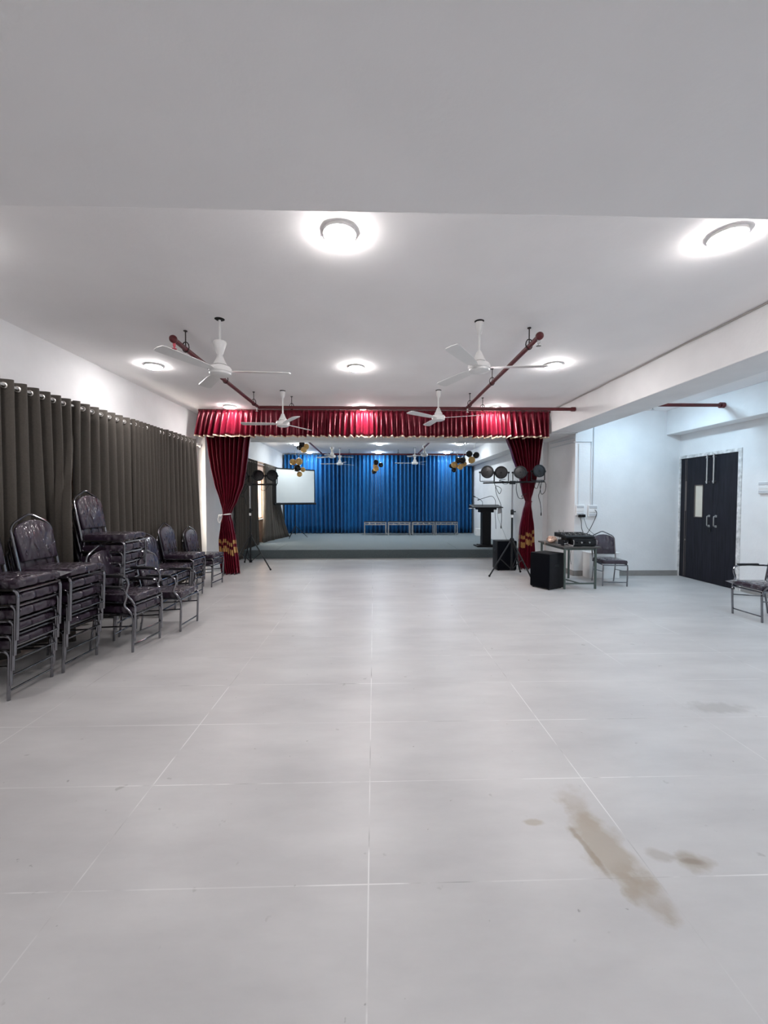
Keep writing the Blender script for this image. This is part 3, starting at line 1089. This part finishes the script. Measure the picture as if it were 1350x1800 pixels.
top1 = stack('c', 5, -3.085, 3.39, 0, 'the chair stack cut by the left edge', 'leftmost chair stack')
stack('c', 5, -3.04, 3.90, R(-2), 'the chair stack second from left edge', 'second chair stack')
stack('c', 7, -3.12, 4.72, R(1), 'the tall stack of seven before the curtain', 'tall chair stack')
stack('a', 2, -2.68, 4.405, R(-7), 'the armchair pair beside the tall stack', 'armchair pair')
stack('a', 1, -2.52, 5.03, R(-2), 'standing alone in front of the wall row at left', 'single armchair')
stack('c', 2, -3.09, 5.62, R(0), 'the low stack directly behind the lone armchair', 'wall row chairs')
stack('c', 2, -3.10, 6.07, R(0), 'the low stack second in the wall row', 'wall row chairs')
stack('c', 3, -3.10, 6.56, R(-1), 'the low stack third in the wall row', 'wall row chairs')
stack('c', 2, -3.12, 7.48, R(-4), 'the low stack nearest the maroon stage curtain', 'wall row chairs')
put('c', 4.41, 7.36, 0, R(-97), 'plum chair standing alone beside the equipment table', 'single chairs at right')
ra = put('a', 5.19, 5.18, 0, R(180), 'plum armchair cut by the right edge near the door', 'single chairs at right')


def wrap_corner(root, pts):
    mb = MB()
    vs2 = [mb.bm.verts.new(p) for p in pts]
    mb.bm.faces.new((vs2[0], vs2[1], vs2[3]))
    mb.bm.faces.new((vs2[1], vs2[2], vs2[3]))
    mb.bm.faces.new((vs2[2], vs2[0], vs2[3]))
    mb.bm.faces.new((vs2[0], vs2[2], vs2[1]))
    mb.build('plastic_wrap', FILM, root, smooth=False)


wrap_corner(top1, [(0.20, 0.205, 0.41), (0.16, 0.21, 0.475), (0.235, 0.17, 0.475), (0.29, 0.28, 0.45)])
wrap_corner(ra, [(0.22, -0.20, 0.41), (0.17, -0.20, 0.48), (0.235, -0.12, 0.475), (0.335, -0.21, 0.455)])

# ------------------------------------------------------------------ equipment corner at right
# loudspeakers
def speaker(w, d, h, loc, rz, label):
    t = thing('loudspeaker', label, 'loudspeaker', loc, rz, 'black loudspeakers')
    MB().box(-d / 2 + 0.02, d / 2, -w / 2, w / 2, 0.012, h, 0.015).build('cabinet', BLACKP, t)
    MB().box(-d / 2, -d / 2 + 0.03, -w / 2 + 0.006, w / 2 - 0.006, 0.03, h - 0.006, 0.012).build('grille', BLACKG, t)
    for sx in (-1, 1):
        for sy in (-1, 1):
            MB().lathe([(0.018, 0), (0.018, 0.014)], 10, (sx * (d / 2 - 0.05), sy * (w / 2 - 0.04), 0)).build('foot', BLACKP, t)
    for s in (-1, 1):
        MB().box(-0.06, 0.06, s * w / 2 - 0.004, s * w / 2 + 0.004, h * 0.62, h * 0.62 + 0.05, 0.003).build('handle', BLACKM, t)
    return t


# front face's normal points to local -X
speaker(0.40, 0.42, 0.63, (3.115, 7.115, 0), math.atan2(0.50, 0.86), 'black loudspeaker standing in front of the equipment table')
speaker(0.44, 0.36, 0.66, (2.955, 8.96, 0), R(90), 'black loudspeaker behind the light stand, by the stage edge')

# table
tb = thing('equipment_table', 'small dark-topped table with green-grey legs holding audio gear', 'table', (3.635, 7.43, 0))
MB().box(-0.33, 0.34, -0.53, 0.54, 0.725, 0.752, 0.004).build('tabletop', TABLETOP, tb, smooth=False)
for x, y in ((-0.275, -0.48), (0.275, -0.48), (-0.275, 0.49), (0.275, 0.49)):
    MB().box(x - 0.016, x + 0.016, y - 0.016, y + 0.016, 0, 0.726, 0.003).build('leg', TABLELEG, tb, smooth=False)
ap = MB().box(-0.275, 0.275, -0.49, -0.47, 0.69, 0.726).box(-0.275, 0.275, 0.48, 0.50, 0.69, 0.726)
ap.box(-0.285, -0.265, -0.48, 0.49, 0.69, 0.726).box(0.265, 0.285, -0.48, 0.49, 0.69, 0.726)
ap.build('apron', TABLELEG, tb, smooth=False)
MB().box(-0.26, 0.26, -0.492, -0.468, 0.085, 0.11).build('stretcher', TABLELEG, tb, smooth=False)
MB().tube([(-0.26, 0.47, 0.10), (0.0, -0.47, 0.10)], 0.012).build('stretcher', TABLELEG, tb)

am = thing('amplifier', 'black amplifier box on the equipment table, under the mixer', 'amplifier', (3.70, 7.18, 0.752))
MB().box(-0.20, 0.22, -0.22, 0.22, 0.006, 0.135, 0.006).build('case', BLACKP, am, smooth=False)
MB().box(-0.19, 0.21, -0.226, -0.219, 0.015, 0.125, 0.002).build('front_panel', BLACKM, am, smooth=False)
for k in range(4):
    MB().lathe([(0.016, 0), (0.014, 0.02), (0, 0.021)], 12, M=Matrix.Rotation(R(90), 4, 'X'), c=(-0.205, 0, 0)).build('knob', STEEL if k % 2 else BLACKM, am, loc=(0.09 + 0.07 * k, -0.226, 0.07))
for s in (-0.19, 0.22):
    MB().tube(fillet([(s, -0.22, 0.03), (s, -0.25, 0.03), (s, -0.25, 0.11), (s, -0.22, 0.11)], 0.02), 0.006).build('handle', STEEL, am)
mx = thing('audio_mixer', 'black mixing console resting on top of the amplifier', 'mixer', (3.66, 7.22, 0.892))
MB().prism([(-0.22, 0.0), (0.24, 0.0), (0.24, 0.075), (-0.20, 0.045), (-0.22, 0.03)], 0.52, bev=0.004).build('case', BLACKP, mx, smooth=False)
kb = []
for i in range(8):
    for j in range(3):
        MB().lathe([(0.008, 0), (0.007, 0.018), (0, 0.019)], 8).build('knob', STEEL if (i + j) % 3 == 0 else BLACKM, mx, loc=(-0.22 + 0.062 * i, -0.13 + 0.10 * j, 0.05 + 0.007 * j))
wrl = thing('wireless_receiver', 'small black receiver box with cables left of the amplifier', 'receiver', (3.42, 7.14, 0.752))
MB().box(-0.05, 0.06, -0.10, 0.10, 0.004, 0.10, 0.005).build('case', BLACKP, wrl, smooth=False)
MB().box(-0.03, 0.0, -0.104, -0.099, 0.03, 0.05).box(0.02, 0.04, -0.104, -0.099, 0.05, 0.07).build('display', STEEL, wrl, smooth=False)
for s in (-0.02, 0.03):
    MB().tube([(s, 0.08, 0.10), (s * 1.6, 0.10, 0.27)], 0.004, 6).build('antenna', BLACKM, wrl)


def cord(name, pts, r, m, label, cat='cable', group=None):
    o = MB().tube(curve_pts(pts, 8), r, 6).build(name, m)
    return tag(o, label, cat, group)


bun = MB()
bun.ball((0, 0, 0.055), 0.075, (1.05, 1.2, 0.75))
bun.ball((0.05, 0.06, 0.05), 0.06, (1, 1, 0.8))
bun.ball((-0.05, -0.08, 0.04), 0.05, (1.1, 1.2, 0.8))
for k in range(6):
    a = k * 1.1
    bun.tube(curve_pts([(0.10 * math.cos(a), 0.12 * math.sin(a), 0.03), (0.08 * math.cos(a + 0.8), 0.10 * math.sin(a + 0.8), 0.09), (0.05 * math.cos(a + 2), 0.06 * math.sin(a + 2), 0.115), (0.10 * math.cos(a + 3), 0.11 * math.sin(a + 3), 0.05)], 5), 0.006, 6)
tag(bun.build('cable_bundle', CLOTH, loc=(3.43, 7.62, 0.752)), 'peach bundle of coiled wires at back of equipment table', 'cable bundle')
cord('microphone_cable', [(3.36, 7.2, 0.762), (3.40, 7.03, 0.762), (3.50, 6.93, 0.762), (3.44, 7.02, 0.79), (3.38, 7.1, 0.80), (3.40, 7.04, 0.84)], 0.006, mat('grey_cable', (0.35, 0.33, 0.33), 0.5), 'grey cable looped on table in front of the receiver')
cord('loose_wire', [(3.31, 7.66, 0.77), (3.285, 7.60, 0.74), (3.285, 7.58, 0.50), (3.29, 7.62, 0.3), (3.29, 7.6, 0.02)], 0.004, CLOTH, 'thin peach wire hanging off the back left of equipment table')

# sockets and conduits on alcove wall
def board(x, zc, w, h, label, loc_rot, sw):
    t = thing('switch_board', label, 'switch board', loc_rot[0], loc_rot[1], 'white wall switch boards')
    MB().box(-w / 2, w / 2, -0.035, 0, -h / 2, h / 2, 0.006).build('box', WHITEPL, t, smooth=False)
    for r_ in range(sw):
        z = h / 2 - h * (r_ + 0.5) / sw
        MB().box(-w * 0.42, w * 0.42, -0.043, -0.034, z - h * 0.33 / sw, z + h * 0.33 / sw, 0.003).build('switch_row', WHITEP if r_ % 2 else mat('grey_switch_%d' % r_, (0.55, 0.56, 0.58), 0.4), t, smooth=False)
    return t


board(0, 0, 0.17, 0.22, 'left white socket board above the table, black plugs in it', ((4.235, YA, 1.36), 0), 3)
board(0, 0, 0.19, 0.24, 'right white socket board on alcove wall, one cord plugged in', ((4.50, YA, 1.345), 0), 3)
board(0, 0, 0.24, 0.20, 'white switch panel on the right wall, cut by photo edge', ((XR, 6.30, 1.77), R(-90)), 3)
cd = MB()
cd.tube([(4.20, YA - 0.01, 1.47), (4.20, YA - 0.01, 2.72)], 0.011)
cd.tube([(4.46, YA - 0.01, 1.465), (4.46, YA - 0.01, 2.76), (4.14, YA - 0.01, 2.76)], 0.010)
cd.tube([(4.505, YA - 0.012, 1.465), (4.505, YA - 0.012, 3.35)], 0.012)
cd.tube([(XA - 0.008, YA + 0.02, 2.76), (XA - 0.008, 9.3, 2.78)], 0.010)
cd.tube([(XA - 0.008, YA + 0.02, 2.85), (XA - 0.008, 9.3, 2.88)], 0.010)
tag(cd.build('trim_2', mat('white_conduit', (0.62, 0.65, 0.68), 0.5)), 'white wiring conduits running down to the socket boards', 'conduit', kind='structure')
for i, (x, lab) in enumerate(((4.215, 'left black plug under the left socket board'), (4.292, 'right black plug under the left socket board'))):
    p = thing('power_plug', lab, 'plug', (x, YA - 0.04, 1.245), 0, 'black power plugs')
    MB().box(-0.03, 0.03, -0.045, 0, -0.03, 0.03, 0.008).build('plug_body', BLACKP, p)
    MB().tube(curve_pts([(0, -0.02, -0.03), (0.015, -0.05, -0.12), (0.0 + 0.05 * i, -0.10, -0.26), (-0.06 + 0.16 * i, -0.35, -0.40)], 6), 0.006 - 0.002 * i, 6).build('cord', BLACKP, p)
cord('power_cable', [(4.53, YA - 0.05, 1.37), (4.545, YA - 0.09, 1.30), (4.50, YA - 0.08, 1.15), (4.33, YA - 0.2, 0.95), (4.02, 7.62, 0.80), (3.92, 7.42, 0.785)], 0.006, BLACKP, 'black cord from right socket board down to the amplifier')
cord('power_cable', [(3.86, 7.55, 0.70), (3.88, 7.7, 0.62), (3.95, 7.9, 0.70), (4.0, 8.0, 0.58), (4.02, 8.08, 0.4), (4.05, 8.1, 0.25)], 0.004, BLACKP, 'thin cord hanging below the equipment table by the wall')
lb = thing('floor_box', 'low white box against the wall behind the chair', 'box', (4.62, 7.99, 0))
MB().box(-0.31, 0.30, -0.12, 0.145, 0.0, 0.50, 0.006).build('panel', WHITEPL, lb, smooth=False)
MB().box(-0.32, 0.31, -0.13, 0.145, 0.50, 0.515, 0.003).build('lid', WHITEP, lb, smooth=False)

# ------------------------------------------------------------------ spotlight stands
def tripod(t, pole_z, collar, feet, mid):
    MB().tube([(0, 0, 0.10), (0, 0, mid)], 0.020, 10).build('lower_pole', BLACKM, t)
    MB().tube([(0, 0, mid), (0, 0, pole_z)], 0.0155, 10).build('upper_pole', SILVERPOLE, t)
    k = MB().lathe([(0.03, mid - 0.06), (0.032, mid - 0.03), (0.032, mid + 0.03), (0.022, mid + 0.05)], 14)
    k.tube([(0.02, 0, mid), (0.07, -0.02, mid + 0.005)], 0.012)
    k.build('clamp', BLACKP, t)
    MB().lathe([(0.024, mid - 0.12), (0.024, mid - 0.06)], 14).build('label_band', WHITEPL, t)
    MB().lathe([(0.045, collar - 0.03), (0.05, collar), (0.03, collar + 0.04)], 14).build('collar', BLACKP, t)
    MB().lathe([(0.035, 0.09), (0.035, 0.15)], 12).build('lower_collar', BLACKP, t)
    for fx, fy in feet:
        l_ = MB().tube([(0.035 * fx, 0.035 * fy, collar - 0.01), (fx, fy, 0.02)], 0.015, 8)
        lo_ = l_.build('leg', BLACKM, t)
        MB().ball((fx, fy, 0.022), 0.022, (1, 1, 1), 10).build('foot', BLACKP, lo_)
        MB().tube([(0.03 * fx, 0.03 * fy, 0.12), (fx * 0.52, fy * 0.52, collar * 0.48)], 0.010, 6).build('brace', BLACKM, t)


def par_proto():
    t = empty('stage_spotlight')
    # lens faces local -Y
    M = Matrix.Rotation(R(90), 4, 'X')
    MB().lathe([(0.05, -0.10), (0.085, -0.085), (0.115, -0.03), (0.128, 0.02), (0.132, 0.03), (0.132, 0.062), (0.108, 0.064), (0.104, 0.05)], 28, M=M).build('housing', BLACKM, t)
    MB().lathe([(0.104, 0.054), (0.06, 0.058), (0, 0.060)], 28, M=M).build('lens', LED, t)
    MB().lathe([(0.016, 0.056), (0.014, 0.066), (0, 0.067)], 10, M=M).build('sensor', BLACKP, t)
    y = MB().tube(fillet([(-0.142, 0, 0.02), (-0.142, 0, -0.19), (0.142, 0, -0.19), (0.142, 0, 0.02)], 0.015, 3), 0.009, 6)
    y.build('yoke', BLACKM, t)
    for s in (-1, 1):
        MB().tube([(s * 0.12, 0, 0.0), (s * 0.165, 0, 0.0)], 0.018, 10).build('knob', BLACKP, t)
    return t


PAR = par_proto()
par_used = False


def par(x, y, z, rz, label, cable=None, tilt=0.0):
    global par_used
    if par_used:
        o = copy_tree(PAR)
    else:
        o = PAR
        par_used = True
    for ch in list(o.children):
        if ch.name.split('.')[0] == 'cable':
            bpy.data.objects.remove(ch)
    o.location = (x, y, z)
    o.rotation_euler = (0, 0, rz)
    tag(o, label, 'spotlight', 'spotlights on stands')
    for ch in o.children:
        if ch.name.split('.')[0] in ('housing', 'lens', 'sensor'):
            ch.rotation_euler = (R(tilt), 0, 0)
    return o


PARS = []
ls = thing('light_stand', 'black tripod light stand at right, before the maroon curtain', 'light stand', (2.91, 8.36, 0))
tripod(ls, 1.93, 0.73, [(-0.55, -0.27), (0.20, -0.58), (0.26, 0.20)], 1.32)
MB().tube([(-0.62, 0.0, 1.925), (0.68, 0.0, 1.955)], 0.015, 8).build('crossbar', BLACKM, ls)
MB().box(-0.06, 0.06, -0.03, 0.03, 1.90, 1.97, 0.005).build('bracket', BLACKM, ls)
for i, (x, z, rz, w) in enumerate(((2.372, 2.150, -10, 'left end of the right light stand'), (2.675, 2.140, -26, 'second from left on the right light stand'), (3.065, 2.145, -12, 'third from left on the right light stand'), (3.452, 2.172, 4, 'right end of the right light stand'))):
    PARS.append(par(x, 8.36, z, R(rz), 'round black spotlight at the ' + w if 'end' in w else 'round black spotlight, ' + w, tilt=-4))
ls2 = thing('light_stand', 'black tripod light stand at left, behind the tied maroon curtain', 'light stand', (-2.92, 9.55, 0))
tripod(ls2, 1.93, 0.72, [(0.62, -0.60), (-0.30, -0.45), (-0.30, 0.50)], 1.32)
MB().tube([(-0.42, 0.0, 1.93), (0.63, 0.0, 1.925)], 0.015, 8).build('crossbar', BLACKM, ls2)
MB().box(-0.06, 0.06, -0.03, 0.03, 1.90, 1.97, 0.005).build('bracket', BLACKM, ls2)
for x, z, rz, w in ((-3.10, 2.13, 20, 'left end of left light stand, half hidden by curtain'), (-2.72, 2.135, 12, 'middle of the left light stand'), (-2.41, 2.14, 38, 'right end of left light stand, by the screen')):
    PARS.append(par(x, 9.55, z, R(rz), 'round black spotlight at the ' + w, tilt=-8))
# dangling leads
LEADS = [
    [(2.50, 8.33, 1.96), (2.56, 8.31, 1.80), (2.62, 8.31, 1.70), (2.66, 8.32, 1.80), (2.55, 8.33, 1.86), (2.56, 8.32, 1.7), (2.66, 8.32, 1.45), (2.68, 8.34, 1.2), (2.67, 8.34, 1.0)],
    [(2.62, 8.33, 1.97), (2.72, 8.30, 1.90), (2.80, 8.31, 1.93), (2.62, 8.31, 1.98), (2.75, 8.33, 2.0)],
    [(3.00, 8.33, 1.98), (2.97, 8.30, 1.80), (3.02, 8.30, 1.62), (3.12, 8.31, 1.60), (3.09, 8.31, 1.66), (3.2, 8.33, 1.7)],
    [(3.40, 8.33, 1.97), (3.36, 8.31, 1.84), (3.42, 8.31, 1.82), (3.46, 8.31, 1.95), (3.50, 8.31, 1.70), (3.58, 8.31, 1.75), (3.60, 8.32, 1.9), (3.55, 8.32, 1.97)],
    [(3.52, 8.33, 1.97), (3.47, 8.30, 1.75), (3.44, 8.30, 1.65), (3.48, 8.30, 1.5), (3.50, 8.30, 1.34), (3.50, 8.30, 1.27)],
]
for i, (pts, w) in enumerate(zip(LEADS, ('long black lead dangling left of the right stand pole', 'black lead coiled on the right stand crossbar', 'black lead looping down in front of right maroon curtain', 'black lead looped under the rightmost spotlight', 'black lead with plug hanging from the right crossbar end'))):
    o = cord('dangling_cable', pts, 0.006, BLACKM, w, 'cable', 'leads on the right light stand')
    if i in (0, 4):
        MB().lathe([(0.010, -0.03), (0.013, 0.0), (0.008, 0.04)], 8, tuple(pts[-1])).build('plug', BLACKP, o)
cord('dangling_cable', [(-2.72, 9.53, 1.95), (-2.66, 9.5, 1.82), (-2.55, 9.5, 1.80), (-2.46, 9.52, 1.92)], 0.006, BLACKM, 'black lead sagging between two left spotlights', 'cable', 'leads on the left light stand')
cord('dangling_cable', [(-2.95, 9.52, 1.93), (-3.02, 9.5, 1.78), (-3.12, 9.5, 1.68), (-3.03, 9.5, 1.62), (-3.0, 9.5, 1.5), (-2.98, 9.5, 1.45)], 0.006, BLACKM, 'black lead hanging beside the left stand pole', 'cable', 'leads on the left light stand')

# ------------------------------------------------------------------ stage furniture
# lectern
lc = thing('lectern', 'black lectern with flared top standing on the stage right', 'lectern', (3.22, 11.45, ZS))
MB().box(-0.30, 0.30, -0.22, 0.22, 0, 0.035, 0.006).build('base_plate', BLACKP, lc, smooth=False)
MB().box(-0.22, 0.22, -0.16, 0.16, 0.035, 0.06, 0.006).build('plinth', BLACKP, lc, smooth=False)
MB().box(-0.125, 0.125, -0.11, 0.11, 0.06, 0.98, 0.004).build('post', BLACKP, lc, smooth=False)
MB().box(-0.19, 0.19, -0.15, 0.15, 0.98, 1.06, 0.004).box(-0.26, 0.26, -0.19, 0.19, 1.06, 1.11, 0.004).build('head', BLACKP, lc, smooth=False)
MB().prism([(-0.24, 1.11), (0.24, 1.11), (0.24, 1.20), (-0.24, 1.13)], 0.86, bev=0.004).build('reading_top', BLACKM, lc, smooth=False)
MB().box(-0.47, -0.36, -0.2, 0.14, 1.10, 1.112, M=Matrix.Translation((-0.41, 0, 1.1)) @ Matrix.Rotation(R(-22), 4, 'Y') @ Matrix.Translation((0.41, 0, -1.1))).build('side_flap', mat('grey_flap', (0.2, 0.21, 0.22), 0.4), lc, smooth=False)
for sgn, pts, lab in ((0, [(3.12, 11.45, 1.40), (3.10, 11.40, 1.52), (2.99, 11.35, 1.60), (2.88, 11.33, 1.65)], 'thin gooseneck microphone bending left over the lectern'), (1, [(3.50, 11.45, 1.41), (3.48, 11.42, 1.56), (3.38, 11.38, 1.67), (3.20, 11.35, 1.64), (3.00, 11.32, 1.58)], 'longer gooseneck microphone arching over the lectern')):
    g = MB().tube(curve_pts(pts, 8), 0.007, 6).build('gooseneck_microphone', BLACKM)
    tag(g, lab, 'microphone', 'lectern microphones')
    d = (Vector(pts[-1]) - Vector(pts[-2])).normalized()
    MB().tube([Vector(pts[-1]), Vector(pts[-1]) + d * 0.06], 0.014, 8).build('capsule', BLACKP, g)
ppr = MB().grid(lambda u, v: (3.53 + 0.10 * u, 11.33 - 0.02 * math.sin(PI * u), 1.36 - 0.19 * v + 0.03 * u * v), 6, 6).build('paper_sheet', PAPER)
ppr.modifiers.new('thickness', 'SOLIDIFY').thickness = 0.002
tag(ppr, 'grey paper sheet hanging off the right of the lectern top', 'paper')
cord('microphone_cable', [(3.44, 11.3, 1.33), (3.42, 11.22, 1.15), (3.43, 11.2, 0.95), (3.44, 11.2, 0.75)], 0.006, BLACKM, 'black cable with plug dangling from lectern top')
cord('microphone_cable', [(3.50, 11.4, 1.30), (3.55, 11.3, 1.0), (3.66, 11.1, 0.6), (3.72, 10.9, 0.30), (3.73, 10.85, 0.245)], 0.004, mat('pale_cable', (0.3, 0.31, 0.32), 0.5), 'thin grey cable slanting from the lectern to the speaker')
# junction box at the stage wall
jb = thing('floor_socket_box', 'white socket box on stage floor beside the blue curtain', 'box', (XSR - 0.10, 14.9, ZS))
MB().box(-0.10, 0.10, -0.18, 0.18, 0.0, 0.26, 0.006).build('box', WHITEPL, jb, smooth=False)
MB().box(-0.105, -0.098, -0.12, 0.12, 0.08, 0.2).build('socket_plate', WHITEP, jb, smooth=False)

# low chrome framed tables
def low_table():
    t = empty('low_table')
    for sx in (-1, 1):
        for sy in (-1, 1):
            l_ = MB().box(sx * 0.405 - 0.018, sx * 0.405 + 0.018, sy * 0.20 - 0.018, sy * 0.20 + 0.018, 0, 0.50, 0.003).build('leg', STEEL, t, smooth=False)
            MB().lathe([(0.024, 0.0), (0.024, 0.02)], 10, (sx * 0.405, sy * 0.20, 0)).build('foot', STEEL, l_)
    rl = MB()
    for sy in (-1, 1):
        for z in (0.475, 0.395):
            rl.box(-0.405, 0.405, sy * 0.20 - 0.013, sy * 0.20 + 0.013, z - 0.014, z + 0.014)
    for sx in (-1, 1):
        for z in (0.475, 0.395):
            rl.box(sx * 0.405 - 0.012, sx * 0.405 + 0.012, -0.20, 0.20, z - 0.012, z + 0.012)
    rl.build('rail', STEEL, t, smooth=False)
    for k in range(3):
        MB().ball((-0.22 + 0.22 * k, -0.205, 0.435), 0.022, (1.6, 0.6, 1), 10).build('ornament', STEEL, t)
    MB().box(-0.425, 0.425, -0.225, 0.225, 0.50, 0.512, 0.003).build('top', BLACKM, t, smooth=False)
    return t


LT = low_table()
for i, (x, w) in enumerate(((0.055, 'leftmost'), (0.965, 'second from left'), (1.885, 'third from left'), (2.765, 'rightmost, nearest lectern'))):
    o = LT if i == 0 else copy_tree(LT)
    o.location = (x, 15.35, ZS)
    tag(o, 'chrome framed low table before the blue curtain, ' + w, 'table', 'low tables at the back of stage')

# projector screen on its tripod
ps = thing('projector_screen', 'white projector screen on black tripod at the stage left', 'projector screen', (-2.72, 14.1, ZS), math.atan2(1.0, 1.16))
W = 0.765
MB().box(-W, W, -0.004, 0.004, 1.24, 2.40).build('screen_cloth', SCREENW, ps, smooth=False)
bd = MB()
bd.box(-W - 0.012, -W + 0.022, -0.008, 0.006, 1.22, 2.42).box(W - 0.022, W + 0.012, -0.008, 0.006, 1.22, 2.42).box(-W, W, -0.008, 0.006, 2.375, 2.42)
bd.build('border', BLACKM, ps, smooth=False)
MB().tube([(-W - 0.05, 0.01, 1.20), (W + 0.05, 0.01, 1.20)], 0.035, 12).build('case', BLACKM, ps)
MB().tube([(0, 0.05, 0.12), (0, 0.05, 2.44)], 0.014, 8).build('pole', BLACKM, ps)
for k in range(3):
    a = R(90 + 120 * k)
    MB().tube([(0, 0.05, 0.42), (0.42 * math.cos(a), 0.05 + 0.42 * math.sin(a), 0.012)], 0.011, 6).build('leg', BLACKM, ps)

# balloons
def at(px, py, Y):
    return ((px - 657) / 705 * Y, Y, 1.58 + (878 - py) / 705 * Y)


def balloon(px, py, Y, r, gold, label, group):
    x, y, z = at(px, py, Y)
    b_ = MB().lathe([(0, -1.12), (0.14, -1.08), (0.10, -1.03), (0.35, -0.93), (0.70, -0.70), (0.93, -0.32), (1.0, 0.05), (0.92, 0.42), (0.68, 0.76), (0.35, 0.95), (0, 1.01)], 20)
    o = b_.build('balloon', GOLDB if gold else BLACKB, loc=(x, y, z), rot=(R(random.uniform(-60, 60)), R(random.uniform(-60, 60)), 0), ang=180)
    o.scale = (r, r, r)
    tag(o, label, 'balloon', group)


def cluster(Y, items, where, ribs, wr_):
    for k, (px, py, rr, g, dy, w) in enumerate(items):
        balloon(px, py, Y + dy, rr * Y / 705, g, '%s %s balloon %s' % (w, 'gold' if g else 'black', where), 'balloons ' + where)
    for i, ((ax, ay), (bx, by)) in enumerate(ribs):
        top = at(ax, ay, Y)
        bot = at(bx, by, Y)
        d = 3.398 - top[2]
        tx = top[0] + (top[0] - bot[0]) / max(0.05, top[2] - bot[2]) * d
        o = MB().tube([(bot[0], Y, bot[2]), (tx, Y, 3.398)], 0.012, 6, flat=0.3).build('ribbon', RIBBON)
        tag(o, '%s white ribbon above the balloons %s' % (wr_[i], where), 'ribbon', 'ribbons holding balloons')


YBn = 11.5
W0 = 'in the small bunch close under the valance at left'
cluster(YBn + 0.3, [(532, 782, 5.2, 0, 0.0, 'upper'), (527.5, 788, 4.6, 0, -0.05, 'lower'), (539.5, 786, 5, 1, 0.02, 'upper'), (535, 792, 5.2, 1, -0.06, 'lower')], W0, [], [])
W1 = 'in the bunch before the projector screen'
cluster(YBn, [(516, 813, 5.6, 1, 0, 'upper left'), (527, 812, 6.4, 1, -0.06, 'largest'), (524, 823.5, 6.2, 0, 0, 'single'), (533.5, 826, 4.4, 1, 0.04, 'lower right'), (527.5, 834, 4.8, 1, 0, 'lowest')], W1, [((518, 786), (522.5, 806)), ((526.5, 797), (527, 805))], ['wide', 'thin'])
W2_ = 'in the bunch at mid stage'
cluster(YBn, [(661, 813, 4.8, 0, 0, 'upper'), (669.5, 817.5, 4.4, 0, 0.05, 'right'), (660, 819, 4.4, 1, 0.05, 'rear, half hidden'), (661, 824, 5.2, 1, -0.05, 'front'), (657.5, 829, 4.6, 0, 0.02, 'lowest')], W2_, [((661.5, 786), (661, 808))], ['single'])
W3_ = 'in the lower bunch at stage right'
cluster(YBn, [(806, 809.5, 5.4, 0, 0, 'upper left'), (813.5, 809, 5.8, 0, -0.06, 'upper right'), (799, 817, 5.8, 1, -0.02, 'left'), (809.5, 820.5, 5.4, 1, -0.08, 'front'), (816.5, 815.5, 4.6, 1, 0.05, 'right'), (798.5, 826, 4.4, 0, 0.02, 'lowest'), (793.5, 819, 4.2, 0, 0.06, 'far left')], W3_, [((805, 796), (803, 805)), ((817, 790), (813.5, 804))], ['left', 'right'])
W4_ = 'in the higher bunch by the right beam'
cluster(YBn, [(825, 798, 5.8, 0, 0, 'left'), (837.5, 800, 5.8, 0, 0.02, 'right'), (829.5, 808.5, 6.2, 1, -0.05, 'single')], W4_, [((834.5, 784), (831.5, 799))], ['single'])
